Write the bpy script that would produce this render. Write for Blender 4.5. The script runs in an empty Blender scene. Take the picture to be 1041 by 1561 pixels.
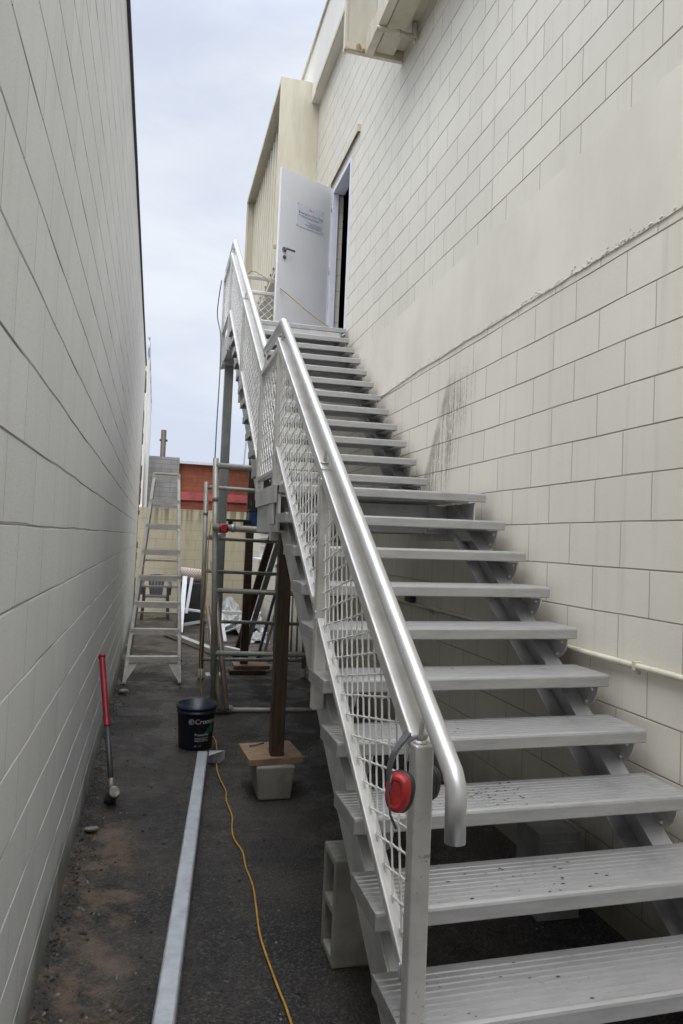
import bpy, bmesh, math, random
from mathutils import Vector, Matrix
random.seed(7)
scene = bpy.context.scene
COL = scene.collection
R = math.radians
EYE = 1.58          # camera height above the ground

# ------------------------------------------------------------------ materials
def new_mat(name):
    m = bpy.data.materials.new(name); m.use_nodes = True
    nt = m.node_tree
    return m, nt, nt.nodes['Principled BSDF']

def N(nt, t, **kw):
    n = nt.nodes.new(t)
    for k, v in kw.items():
        if k in n.inputs: n.inputs[k].default_value = v
        else: setattr(n, k, v)
    return n

def L(nt, a, b): nt.links.new(a, b)

def mth(nt, op, a, b=None, c=None, clamp=False):
    n = nt.nodes.new('ShaderNodeMath'); n.operation = op; n.use_clamp = clamp
    for i, v in enumerate((a, b, c)):
        if v is None: continue
        if isinstance(v, (int, float)): n.inputs[i].default_value = v
        else: L(nt, v, n.inputs[i])
    return n.outputs[0]

def sstep(nt, v, a, b):
    n = nt.nodes.new('ShaderNodeMapRange'); n.interpolation_type = 'SMOOTHSTEP'
    L(nt, v, n.inputs['Value']); n.inputs['From Min'].default_value = a; n.inputs['From Max'].default_value = b
    return n.outputs['Result']

def mix(nt, f, a, b, mode='MIX'):
    n = nt.nodes.new('ShaderNodeMix'); n.data_type = 'RGBA'; n.blend_type = mode
    if isinstance(f, (int, float)): n.inputs[0].default_value = f
    else: L(nt, f, n.inputs[0])
    for i, v in ((6, a), (7, b)):
        if isinstance(v, tuple): n.inputs[i].default_value = (*v, 1) if len(v) == 3 else v
        else: L(nt, v, n.inputs[i])
    return n.outputs[2]

def coords(nt, scale=(1, 1, 1)):
    tc = N(nt, 'ShaderNodeTexCoord'); mp = N(nt, 'ShaderNodeMapping')
    mp.inputs['Scale'].default_value = scale
    L(nt, tc.outputs['Object'], mp.inputs['Vector'])
    return mp.outputs['Vector']

def noise(nt, scale, detail=5, rough=.6, vscale=(1, 1, 1)):
    n = N(nt, 'ShaderNodeTexNoise', Scale=scale, Detail=detail, Roughness=rough)
    L(nt, coords(nt, vscale), n.inputs['Vector'])
    return n.outputs['Fac']

def bump(nt, bsdf, h, strength=.3, dist=.01):
    b = N(nt, 'ShaderNodeBump', Strength=strength, Distance=dist)
    L(nt, h, b.inputs['Height']); L(nt, b.outputs['Normal'], bsdf.inputs['Normal'])

def basic(name, c1, c2=None, rough=.5, metal=0, nscale=8, bstr=.15, bscale=60, vs=(1, 1, 1), lo=.35, hi=.65, rvar=.15, coat=0):
    m, nt, b = new_mat(name)
    c2 = c2 or tuple(x * .75 for x in c1)
    f = sstep(nt, noise(nt, nscale, vscale=vs), lo, hi)
    L(nt, mix(nt, f, c1, c2), b.inputs['Base Color'])
    n2 = noise(nt, nscale * 2.3, vscale=vs)
    r = mth(nt, 'MULTIPLY_ADD', n2, rvar * 2, rough - rvar)
    L(nt, r, b.inputs['Roughness'])
    b.inputs['Metallic'].default_value = metal
    if coat: b.inputs['Coat Weight'].default_value = coat
    if bstr: bump(nt, b, noise(nt, bscale, vscale=vs), bstr, .004)
    return m

def painted_block(name, base, groove, y0, z0, joint=.0035, vertical=True, stain=False, lower=None, streak=.5):
    """painted concrete block: joints follow the real courses, dirt runs down from above"""
    m, nt, b = new_mat(name)
    tc = N(nt, 'ShaderNodeTexCoord'); sx = N(nt, 'ShaderNodeSeparateXYZ'); L(nt, tc.outputs['Object'], sx.inputs[0])
    y, z = sx.outputs['Y'], sx.outputs['Z']
    cb = N(nt, 'ShaderNodeCombineXYZ')
    L(nt, mth(nt, 'ADD', y, -y0 + 40), cb.inputs['X']); L(nt, mth(nt, 'ADD', z, -z0 + 40), cb.inputs['Y'])
    # slightly wandering joints
    wn = N(nt, 'ShaderNodeTexNoise', Scale=2.2, Detail=2); L(nt, tc.outputs['Object'], wn.inputs['Vector'])
    wa = N(nt, 'ShaderNodeVectorMath', operation='MULTIPLY_ADD'); L(nt, wn.outputs['Color'], wa.inputs[0])
    wa.inputs[1].default_value = (.008, .0, .0); L(nt, cb.outputs[0], wa.inputs[2])
    br = N(nt, 'ShaderNodeTexBrick'); br.offset = .5; br.offset_frequency = 2
    br.inputs['Scale'].default_value = 1; br.inputs['Brick Width'].default_value = .4; br.inputs['Row Height'].default_value = .2
    br.inputs['Mortar Size'].default_value = joint; br.inputs['Mortar Smooth'].default_value = .3
    br.inputs['Color1'].default_value = (.9, .9, .9, 1); br.inputs['Color2'].default_value = (1.0, 1.0, 1.0, 1)
    L(nt, wa.outputs[0], br.inputs['Vector'])
    big = noise(nt, .7, 4); fine = noise(nt, 9, 6, .7); runs = noise(nt, 1.0, 5, .6, (6, 14, .5))
    col = mix(nt, sstep(nt, big, .3, .7), base, tuple(c * .93 for c in base))
    col = mix(nt, .55, col, br.outputs['Color'], 'MULTIPLY')
    col = mix(nt, mth(nt, 'MULTIPLY', sstep(nt, runs, .5, .78), streak), col, tuple(c * .72 for c in (base[0], base[1] * .99, base[2] * .93)))
    col = mix(nt, mth(nt, 'MULTIPLY', sstep(nt, fine, .58, .78), .35), col, tuple(c * .7 for c in base))
    if vertical:
        # many joints are half filled with paint
        vis = sstep(nt, noise(nt, 1.7, 2), .25, .55)
        col = mix(nt, mth(nt, 'MULTIPLY', br.outputs['Fac'], mth(nt, 'MULTIPLY_ADD', vis, .4, .1)), col, groove)
    if lower:      # splash dirt and moss near the ground, with a ragged top edge
        zz = mth(nt, 'ADD', z, mth(nt, 'MULTIPLY_ADD', noise(nt, 3.5, 5), -.5, .25))
        f = mth(nt, 'SUBTRACT', 1, sstep(nt, zz, .0, lower[1]))
        col = mix(nt, mth(nt, 'MULTIPLY', f, .75), col, lower[0])
    if stain:      # swept arc of dark spray with drips running down from it
        ys = mth(nt, 'ADD', mth(nt, 'MULTIPLY', mth(nt, 'SUBTRACT', z, 2.0), -.62), 5.24)
        ys = mth(nt, 'ADD', ys, mth(nt, 'MULTIPLY', mth(nt, 'SUBTRACT', noise(nt, 4, 3), .5), .05))
        d = mth(nt, 'SUBTRACT', ys, y)
        zfade = mth(nt, 'MULTIPLY', mth(nt, 'SUBTRACT', 1, sstep(nt, z, 2.62, 2.86)), sstep(nt, z, 1.3, 2.1))
        w = mth(nt, 'MULTIPLY', sstep(nt, d, -.06, .02), mth(nt, 'SUBTRACT', 1, sstep(nt, d, .0, .17)))
        dr = noise(nt, 1, 6, .75, (9, 38, 1.1))
        dd = mth(nt, 'MULTIPLY', mth(nt, 'MULTIPLY', sstep(nt, dr, .44, .6), sstep(nt, noise(nt, 30, 4), .3, .55)),
                 mth(nt, 'MULTIPLY', sstep(nt, d, .0, .06), mth(nt, 'SUBTRACT', 1, sstep(nt, d, .3, .62))))
        s = mth(nt, 'MULTIPLY', mth(nt, 'MAXIMUM', mth(nt, 'MULTIPLY', mth(nt, 'MULTIPLY', w, sstep(nt, noise(nt, 6, 5, .7), .2, .6)), .62), mth(nt, 'MULTIPLY', dd, .8)), zfade, clamp=True)
        col = mix(nt, s, col, (.1, .1, .09))
    L(nt, col, b.inputs['Base Color'])
    b.inputs['Roughness'].default_value = .62
    h = mth(nt, 'ADD', mth(nt, 'MULTIPLY', fine, .35), mth(nt, 'MULTIPLY', mth(nt, 'SUBTRACT', 1, br.outputs['Fac']), 1.2 if vertical else .0))
    h = mth(nt, 'ADD', h, mth(nt, 'MULTIPLY', noise(nt, 45, 5, .7), .5))
    h = mth(nt, 'ADD', h, mth(nt, 'MULTIPLY', sstep(nt, noise(nt, 130, 3, .7), .62, .7), -.9))
    bump(nt, b, h, .6, .004)
    return m

CREAM = (.68, .645, .545)
M = {}
M['wall_r'] = painted_block('cream_painted_block', (.735, .70, .605), (.46, .39, .32), 3.7729, 1.9205, stain=True, lower=((.09, .085, .05), .55))
M['wall_l'] = painted_block('grey_white_painted_block', (.79, .795, .785), (.34, .2, .17), 3.1, 1.59, joint=.0022, vertical=False, lower=((.07, .075, .035), .3), streak=.35)
M['render'] = basic('cream_render', (.735, .70, .61), (.665, .63, .54), .7, nscale=1.6, bstr=.25, bscale=25, vs=(1, 1, .6))
M['cream'] = basic('cream_painted_steel', (.66, .62, .49), (.58, .54, .42), .5, nscale=3, bstr=.05, vs=(3, 3, .6))
M['rust'] = basic('rusted_cream_paint', (.3, .12, .05), (.5, .42, .3), .8, nscale=20)
M['white_band'] = basic('white_parapet_sheet', (.8, .775, .71), (.74, .715, .65), .5, nscale=2, bstr=.03)
M['dark_gap'] = basic('unlit_interior_black', (.012, .012, .014), rough=.9)
M['flashing'] = basic('dark_purple_brown_flashing', (.07, .055, .07), (.035, .03, .035), .6, nscale=6, vs=(1, 4, 1))
M['door'] = basic('white_door_paint', (.74, .745, .77), (.7, .705, .73), .4, nscale=2, bstr=.02)
M['frame'] = basic('white_frame_paint', (.76, .78, .84), (.7, .72, .8), .4, nscale=3, bstr=.02)
M['sign'] = basic('sign_sheet', (.68, .69, .74), (.64, .65, .71), .3, nscale=5, bstr=0)
M['sign_ink'] = basic('navy_ink', (.045, .045, .11), rough=.5, bstr=0)
M['ink_grey'] = basic('grey_ink', (.2, .2, .27), rough=.5, bstr=0)
M['ink_red'] = basic('red_ink', (.6, .06, .03), rough=.5, bstr=0)
M['steel_h'] = basic('door_handle_steel', (.4, .4, .42), rough=.3, metal=.9, bstr=0)

def aluminium(name, c, rough, metal, grime=.35, vs=(1, 1, 1), nscale=7, soil=(.22, .2, .17)):
    m, nt, b = new_mat(name)
    a = noise(nt, nscale, 6, .65, vs); g = noise(nt, 2.2, 6, .7)
    col = mix(nt, sstep(nt, a, .3, .7), c, tuple(x * .8 for x in c))
    col = mix(nt, mth(nt, 'MULTIPLY', sstep(nt, g, .5, .75), grime), col, soil)
    sp = sstep(nt, noise(nt, 60, 3, .7, (.7, 1, 1)), .62, .68)
    cl = sstep(nt, noise(nt, 3.2, 3), .52, .68)
    dirt = mth(nt, 'MULTIPLY', mth(nt, 'MULTIPLY', sp, cl), grime * 2.2, clamp=True)
    col = mix(nt, dirt, col, (.07, .055, .04))
    L(nt, col, b.inputs['Base Color'])
    L(nt, mth(nt, 'MULTIPLY', mth(nt, 'SUBTRACT', 1, dirt), metal), b.inputs['Metallic'])
    L(nt, mth(nt, 'MULTIPLY_ADD', a, .25, rough - .12), b.inputs['Roughness'])
    bump(nt, b, mth(nt, 'ADD', a, mth(nt, 'MULTIPLY', noise(nt, 80), .4)), .08, .003)
    return m
M['tread'] = aluminium('extruded_aluminium_tread', (.5, .5, .5), .42, .65, .5, (1, 5, 5))
M['alu'] = aluminium('mill_aluminium', (.66, .65, .63), .44, .5, .3, (1, 1, 1))
M['tube'] = aluminium('polished_aluminium_tube', (.72, .72, .72), .44, .8, .1, (1, 1, 1), 5)
M['stringer'] = aluminium('aluminium_channel', (.62, .62, .62), .48, .4, .3)
M['mesh'] = aluminium('crimped_wire', (.9, .9, .89), .4, .05, .0)
M['galv'] = aluminium('galvanised_steel', (.55, .57, .6), .4, .6, .25, nscale=18)
M['galv_dark'] = aluminium('weathered_galvanised_tube', (.42, .42, .38), .5, .35, .5, nscale=12, soil=(.2, .13, .08))
M['galv_post'] = basic('grey_steel_post', (.3, .31, .31), (.23, .24, .24), .45, .3, nscale=9, vs=(1, 1, .4))
M['galv_post'].name = 'dull_grey_galvanised'
M['ladder'] = aluminium('worn_ladder_aluminium', (.64, .62, .57), .5, .35, .6, nscale=14)
M['timber_dark'] = basic('wet_dark_timber', (.075, .045, .026), (.035, .02, .012), .55, nscale=14, vs=(5, 5, .35), bstr=.4, bscale=18)
M['timber_plate'] = basic('damp_plywood', (.3, .2, .125), (.2, .125, .075), .6, nscale=9, vs=(1, 4, 1), bstr=.3)
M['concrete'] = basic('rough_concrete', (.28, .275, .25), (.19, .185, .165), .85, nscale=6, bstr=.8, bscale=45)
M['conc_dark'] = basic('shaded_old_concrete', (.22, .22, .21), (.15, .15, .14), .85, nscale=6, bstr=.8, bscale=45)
M['bucket'] = basic('navy_bucket_plastic', (.012, .017, .045), (.03, .032, .04), .38, nscale=10, bstr=.05)
M['bucket_in'] = basic('dirty_water', (.02, .02, .022), rough=.15, bstr=0)
M['print_white'] = basic('white_print', (.6, .62, .64), rough=.5, bstr=0)
M['print_green'] = basic('green_print', (.02, .13, .085), (.015, .06, .06), rough=.45, bstr=0)
M['red_plastic'] = basic('scuffed_red_plastic', (.4, .018, .02), (.2, .02, .02), .45, nscale=35, bstr=.25, bscale=90, lo=.4, hi=.7)
M['red_grip'] = basic('dull_red_grip', (.34, .014, .03), (.22, .012, .022), .45, nscale=12)
M['black'] = basic('black_rubber', (.022, .022, .024), (.035, .035, .035), .55)
M['grey_foam'] = basic('worn_black_vinyl', (.05, .05, .055), (.09, .09, .095), .5, nscale=30)
M['fibre'] = basic('dark_teal_handle', (.025, .04, .045), (.05, .05, .05), .45, nscale=18)
M['hammer'] = basic('worn_steel_head', (.25, .24, .22), (.12, .11, .1), .5, .5, nscale=20)
M['cord'] = basic('yellow_orange_cord', (.5, .27, .035), (.36, .19, .03), .5, nscale=14, bstr=0)
M['cord_dark'] = basic('dirty_tan_cable', (.3, .21, .07), rough=.6, bstr=0)
M['cable'] = basic('dark_thin_cable', (.05, .045, .05), rough=.6, bstr=0)
M['conduit'] = basic('cream_painted_conduit', (.58, .55, .44), (.5, .47, .37), .5, nscale=8)
M['plastic_grey'] = basic('dark_grey_chair_plastic', (.075, .08, .088), (.06, .062, .07), .45, bstr=0)
M['blue'] = basic('blue_painted_steel', (.015, .075, .2), (.01, .05, .14), .4, nscale=20)
M['blue_grey'] = basic('faded_blue_steel', (.06, .09, .15), (.04, .06, .1), .45, nscale=20)
M['board_green'] = basic('dark_green_plank', (.03, .055, .05), (.05, .06, .06), .6, nscale=20)
M['white_sheet'] = basic('crumpled_white_plastic', (.62, .63, .63), (.42, .43, .43), .35, nscale=5, bstr=.4)
M['stone'] = basic('pale_stone', (.25, .24, .21), (.12, .115, .1), .85, nscale=15, bstr=.7, bscale=30)
M['grit'] = basic('dark_grit', (.05, .043, .035), (.02, .018, .016), .8, nscale=30)
M['pipe_copper'] = basic('stained_galvanised_prop', (.42, .38, .33), (.3, .25, .2), .45, .35, nscale=10, vs=(1, 1, .5))

def brick_mat(name, c1, c2, mortar, bw, rh, ms, rough=.8, drips=0):
    m, nt, b = new_mat(name)
    tc = N(nt, 'ShaderNodeTexCoord'); sx = N(nt, 'ShaderNodeSeparateXYZ'); L(nt, tc.outputs['Object'], sx.inputs[0])
    cb = N(nt, 'ShaderNodeCombineXYZ'); L(nt, sx.outputs['X'], cb.inputs['X']); L(nt, sx.outputs['Z'], cb.inputs['Y'])
    br = N(nt, 'ShaderNodeTexBrick'); br.inputs['Scale'].default_value = 1
    br.inputs['Brick Width'].default_value = bw; br.inputs['Row Height'].default_value = rh
    br.inputs['Mortar Size'].default_value = ms; br.inputs['Mortar Smooth'].default_value = .2
    br.inputs['Color1'].default_value = (*c1, 1); br.inputs['Color2'].default_value = (*c2, 1); br.inputs['Mortar'].default_value = (*mortar, 1)
    L(nt, cb.outputs[0], br.inputs['Vector'])
    f = mth(nt, 'MULTIPLY', sstep(nt, noise(nt, 1.5, 6, .7, (3, 3, .8)), .45, .75), .45)
    L(nt, mix(nt, f, br.outputs['Color'], tuple(c * .45 for c in c2)), b.inputs['Base Color'])
    if drips:
        d_ = mth(nt, 'MULTIPLY', sstep(nt, noise(nt, 1, 4, .6, (9, 1, .6)), .45, .62), sstep(nt, sx.outputs['Z'], drips - .5, drips + .1))
        L(nt, mix(nt, mth(nt, 'MULTIPLY', d_, .75), b.inputs['Base Color'].links[0].from_socket, (.12, .11, .04)), b.inputs['Base Color'])
    b.inputs['Roughness'].default_value = rough
    bump(nt, b, mth(nt, 'SUBTRACT', 1, br.outputs['Fac']), .5, .006)
    return m
M['brick_red'] = brick_mat('orange_red_brick', (.36, .1, .05), (.26, .075, .04), (.16, .09, .07), .23, .086, .006)
M['block_grey'] = brick_mat('bare_grey_block', (.34, .34, .34), (.27, .27, .27), (.2, .2, .2), .4, .1, .006)
M['block_tan'] = brick_mat('tan_painted_block', (.52, .47, .34), (.5, .45, .33), (.33, .3, .21), .4, .2, .004, .8, 2.15)
M['pink'] = basic('faded_red_painted_strip', (.5, .12, .12), (.38, .08, .08), .7, nscale=5)

def ground_mat():
    m, nt, b = new_mat('wet_asphalt')
    tc = N(nt, 'ShaderNodeTexCoord'); sx = N(nt, 'ShaderNodeSeparateXYZ'); L(nt, tc.outputs['Object'], sx.inputs[0])
    x, y = sx.outputs['X'], sx.outputs['Y']
    agg = noise(nt, 75, 4, .8); mid = noise(nt, 7, 6, .7); big = noise(nt, 1.3, 5, .6)
    vor = N(nt, 'ShaderNodeTexVoronoi', Scale=70.0); L(nt, tc.outputs['Object'], vor.inputs['Vector'])
    col = mix(nt, sstep(nt, big, .38, .62), (.009, .0087, .008), (.038, .033, .028))
    col = mix(nt, mth(nt, 'MULTIPLY', sstep(nt, agg, .5, .68), .7), col, (.15, .14, .12))
    # worn sandy patch against the grey wall
    wob = mth(nt, 'MULTIPLY_ADD', mid, .36, -.18)
    px = mth(nt, 'ADD', x, wob)
    f = mth(nt, 'MULTIPLY', mth(nt, 'SUBTRACT', 1, sstep(nt, px, -.10, .05)), mth(nt, 'SUBTRACT', 1, sstep(nt, mth(nt, 'ADD', y, wob), 4.0, 4.6)))
    f = mth(nt, 'MULTIPLY', f, sstep(nt, mth(nt, 'ADD', px, wob), -.33, -.2))
    f = mth(nt, 'MULTIPLY', f, sstep(nt, noise(nt, 5.5, 7, .8), .4, .58))
    col = mix(nt, mth(nt, 'MULTIPLY', f, .95), col, (.135, .1, .07))
    # brown silt patches further down the lane
    f2 = mth(nt, 'MULTIPLY', sstep(nt, y, 7.5, 9.5), sstep(nt, noise(nt, 1.9, 5, .7), .42, .6))
    col = mix(nt, mth(nt, 'MULTIPLY', f2, .7), col, (.11, .085, .055))
    L(nt, col, b.inputs['Base Color'])
    wet = sstep(nt, noise(nt, 2.3, 5, .65), .42, .62)
    r = mth(nt, 'MULTIPLY_ADD', wet, -.5, .8)
    r = mth(nt, 'ADD', r, mth(nt, 'MULTIPLY', f, .25), clamp=True)
    L(nt, r, b.inputs['Roughness'])
    h = mth(nt, 'ADD', mth(nt, 'MULTIPLY', agg, .8), mth(nt, 'MULTIPLY', vor.outputs['Distance'], .7))
    h = mth(nt, 'ADD', h, mth(nt, 'MULTIPLY', mid, 1.5))
    bump(nt, b, h, 1.0, .009)
    return m
M['ground'] = ground_mat()

# ------------------------------------------------------------------ mesh helpers
class MB:
    def __init__(s): s.v = []; s.f = []; s.sm = []; s.mi = []; s.cur = 0
    def add(s, vs, fs, smooth=False):
        o = len(s.v); s.v += [Vector(p) for p in vs]
        for f in fs:
            s.f.append([o + i for i in f]); s.sm.append(smooth if isinstance(smooth, bool) else smooth(f)); s.mi.append(s.cur)
        return s
    def box(s, x0, x1, y0, y1, z0, z1):
        vs = [(x, y, z) for z in (z0, z1) for y in (y0, y1) for x in (x0, x1)]
        return s.add(vs, [(0, 2, 3, 1), (4, 5, 7, 6), (0, 1, 5, 4), (2, 6, 7, 3), (0, 4, 6, 2), (1, 3, 7, 5)])
    def bar(s, a, b, w, h, up=(0, 0, 1)):
        """box beam from a to b, w across, h along up"""
        a = Vector(a); b = Vector(b); d = (b - a).normalized(); u = Vector(up)
        r = d.cross(u).normalized(); u = r.cross(d).normalized()
        vs = []
        for p in (a, b):
            for i, j in ((-1, -1), (1, -1), (1, 1), (-1, 1)): vs.append(p + r * (i * w / 2) + u * (j * h / 2))
        return s.add(vs, [(3, 2, 1, 0), (4, 5, 6, 7), (0, 1, 5, 4), (1, 2, 6, 5), (2, 3, 7, 6), (3, 0, 4, 7)])
    def prism(s, poly, axis, a, b):
        """poly in the other two axes (cyclic order), extruded a..b along axis"""
        n = len(poly); vs = []
        for t in (a, b):
            for p, q in poly:
                vs.append({'X': (t, p, q), 'Y': (q, t, p), 'Z': (p, q, t)}[axis])
        fs = [tuple(range(n - 1, -1, -1)), tuple(range(n, 2 * n))] + [(i, (i + 1) % n, n + (i + 1) % n, n + i) for i in range(n)]
        return s.add(vs, fs)
    def sweep(s, pts, prof, caps=True, smooth=True, up=(1, 0, 0)):
        pts = [Vector(p) for p in pts]; n = len(prof); vs = []
        U = Vector(up)
        for i, p in enumerate(pts):
            d0 = (p - pts[i - 1]).normalized() if i else None
            d1 = (pts[i + 1] - p).normalized() if i < len(pts) - 1 else None
            d = ((d0 or d1) + (d1 or d0)).normalized()
            k = 1.0
            if d0 is not None and d1 is not None:
                c = d.dot(d0); k = 1 / max(c, .5)
            u = U - d * U.dot(d)
            if u.length < 1e-3: u = Vector((0, 1, 0)) - d * d.y
            u.normalize(); w = d.cross(u).normalized()
            for a, b in prof: vs.append(p + u * a + w * b * k)
        fs = []
        for i in range(len(pts) - 1):
            for j in range(n):
                fs.append((i * n + j, i * n + (j + 1) % n, (i + 1) * n + (j + 1) % n, (i + 1) * n + j))
        s.add(vs, fs, smooth)
        if caps:
            o = len(s.v) - len(vs)
            s.f.append([o + j for j in range(n - 1, -1, -1)]); s.sm.append(False); s.mi.append(s.cur)
            s.f.append([o + (len(pts) - 1) * n + j for j in range(n)]); s.sm.append(False); s.mi.append(s.cur)
        return s
    def tube(s, pts, r, n=10, caps=True, up=(1, 0, 0)):
        prof = [(r * math.cos(2 * math.pi * j / n), r * math.sin(2 * math.pi * j / n)) for j in range(n)]
        return s.sweep(pts, prof, caps, True, up)
    def lathe(s, prof, c=(0, 0, 0), n=24, axis='Z'):
        vs = []; c = Vector(c)
        for r, h in prof:
            for j in range(n):
                a = 2 * math.pi * j / n; p = (r * math.cos(a), r * math.sin(a), h)
                if axis == 'X': p = (p[2], p[0], p[1])
                if axis == 'Y': p = (p[0], p[2], p[1])
                vs.append(c + Vector(p))
        fs = [(i * n + j, i * n + (j + 1) % n, (i + 1) * n + (j + 1) % n, (i + 1) * n + j) for i in range(len(prof) - 1) for j in range(n)]
        return s.add(vs, fs, True)
    def rock(s, c, r, sq=(1, 1, .6), seed=0, sub=2):
        bm = bmesh.new(); bmesh.ops.create_icosphere(bm, subdivisions=sub, radius=1); rn = random.Random(seed)
        ax = [Vector((rn.uniform(-1, 1), rn.uniform(-1, 1), rn.uniform(-1, 1))).normalized() for _ in range(5)]
        vs = []
        for v in bm.verts:
            k = 1
            for q in ax:
                d = v.co.dot(q)
                if d > .55: k *= .55 / d * .5 + .5
            p = v.co * k * r
            vs.append(Vector(c) + Vector((p.x * sq[0], p.y * sq[1], p.z * sq[2])))
        s.add(vs, [tuple(v.index for v in f.verts) for f in bm.faces]); bm.free(); return s
    def map(s, fn): s.v = [Vector(fn(p)) for p in s.v]; return s
    def build(s, name, mat, parent=None, bevel=0, seg=2):
        me = bpy.data.meshes.new(name)
        off = origin(parent)
        me.from_pydata([p - off for p in s.v], [], s.f)
        mats = mat if isinstance(mat, (list, tuple)) else [mat]
        for m in mats: me.materials.append(m)
        for p, q, k in zip(me.polygons, s.sm, s.mi): p.use_smooth = q; p.material_index = k
        me.update()
        bm = bmesh.new(); bm.from_mesh(me); bmesh.ops.recalc_face_normals(bm, faces=bm.faces); bm.to_mesh(me); bm.free()
        o = bpy.data.objects.new(name, me); COL.objects.link(o); o.parent = parent
        if bevel:
            b = o.modifiers.new('bevel', 'BEVEL'); b.width = bevel; b.segments = seg; b.limit_method = 'ANGLE'; b.angle_limit = R(40)
        return o

def each(mb, name, mat, parent=None, bevel=0):
    """one object for every connected piece"""
    par = list(range(len(mb.v)))
    def fd(a):
        while par[a] != a: par[a] = par[par[a]]; a = par[a]
        return a
    for f_ in mb.f:
        for q in f_[1:]: par[fd(f_[0])] = fd(q)
    gr = {}
    for f_, sm_ in zip(mb.f, mb.sm): gr.setdefault(fd(f_[0]), []).append((f_, sm_))
    out = []
    for fl in gr.values():
        m_ = MB(); ix = {}
        for f_, sm_ in fl:
            for q in f_:
                if q not in ix: ix[q] = len(m_.v); m_.v.append(mb.v[q])
            m_.f.append([ix[q] for q in f_]); m_.sm.append(sm_); m_.mi.append(0)
        out.append(m_.build(name, mat, parent, bevel))
    return out

def origin(o):
    v = Vector((0, 0, 0))
    while o is not None: v += o.location; o = o.parent
    return v

def thing(name, loc, label, cat, group=None):
    o = bpy.data.objects.new(name, None); COL.objects.link(o); o.location = loc; o.empty_display_size = .1
    return tag(o, label, cat, group)
def tag(o, label, cat, group=None):
    o['label'] = label; o['category'] = cat
    if group: o['group'] = group
    return o
def kind(o, k, label=None, cat=None):
    o['kind'] = k
    if label: o['label'] = label
    if cat: o['category'] = cat
    return o
def settle(o):
    """move a single-mesh thing's origin to the middle of its base"""
    vs = [v.co for v in o.data.vertices]
    c = Vector((sum(v.x for v in vs) / len(vs), sum(v.y for v in vs) / len(vs), min(v.z for v in vs)))
    for v in o.data.vertices: v.co -= c
    o.location += c; return o
def dup(o, off, parent=None, label=None):
    c = o.copy(); COL.objects.link(c); c.parent = parent if parent is not None else o.parent
    c.location = o.location + Vector(off)
    if label: c['label'] = label
    for ch in list(o.children):
        d = ch.copy(); COL.objects.link(d); d.parent = c
    return c
def text_mesh(mb, txt, size, fn, depth=.0):
    cu = bpy.data.curves.new('lettering', 'FONT'); cu.body = txt; cu.size = size; cu.resolution_u = 3; cu.extrude = depth
    o = bpy.data.objects.new('lettering', cu); COL.objects.link(o)
    bpy.context.view_layer.update()
    me = o.evaluated_get(bpy.context.evaluated_depsgraph_get()).to_mesh()
    mb.add([fn(v.co.x, v.co.y, v.co.z) for v in me.vertices], [tuple(p.vertices) for p in me.polygons])
    w = max(v.co.x for v in me.vertices) if me.vertices else 0
    bpy.data.objects.remove(o); bpy.data.curves.remove(cu)
    return w

# ------------------------------------------------------------------ ground
XR, XL = 1.961, -.3175
g = MB()
nx, ny = 46, 150
def gz(x, y):
    if x < -.31 or x > 1.95 or y > 15 or y < -3: return 0
    return .006 * math.sin(x * 5 + y * 1.3) * math.sin(y * 2.1 + 1) - .004 + (.018 * max(0, (-.24 - x)) / .07 if y < 14 else 0)
xs = [-400, -60, -12, -2] + [XL - .1 + (XR + .2 - XL) * i / nx for i in range(nx + 1)] + [4, 15, 60, 400]
ys = [-400, -60, -10] + [-4 + 20 * i / ny for i in range(ny + 1)] + [20, 60, 150, 900]
vs = [(x, y, gz(x, y)) for y in ys for x in xs]; w = len(xs)
g.add(vs, [(j * w + i, j * w + i + 1, (j + 1) * w + i + 1, (j + 1) * w + i) for j in range(len(ys) - 1) for i in range(w - 1)], True)
kind(g.build('ground', M['ground']), 'structure')

# ------------------------------------------------------------------ grooved block walls
def wall_profile(z0, z1, ref, face, back, sgn, gw=.007, gd=.006):
    """closed outline (x, z): block faces with real horizontal joints every 0.2 m; sgn = direction the joint recedes"""
    pts = [(back, z0), (face, z0)]
    k = math.ceil((z0 - ref + .01) / .2); z = ref + .2 * k
    while z < z1 - .01:
        pts += [(face, z - gw / 2), (face + sgn * gd, z - gw * .2), (face + sgn * gd, z + gw * .2), (face, z + gw / 2)]
        z += .2
    pts += [(face, z1), (back, z1)]
    return pts
def grooved(mb, y0, y1, z0, z1, ref, face, back, sgn, gw=.007, gd=.006):
    pr = wall_profile(z0, z1, ref, face, back, sgn, gw, gd)
    n = len(pr)
    ny = max(2, int(abs(y1 - y0) / .12)); vs = []
    for i in range(ny + 1):
        y = y0 + (y1 - y0) * i / ny
        for j, (x, z) in enumerate(pr):
            dz = 0
            if 2 <= j < n - 2: dz = .0022 * math.sin(y * 3.7 + z * 9) + .0016 * math.sin(y * 11 + z * 31)
            vs.append((x, y, z + dz))
    fs = [(i * n + j, i * n + (j + 1) % n, (i + 1) * n + (j + 1) % n, (i + 1) * n + j) for i in range(ny) for j in range(n)]
    fs += [tuple(range(n)), tuple(ny * n + j for j in range(n - 1, -1, -1))]
    mb.add(vs, fs)

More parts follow.
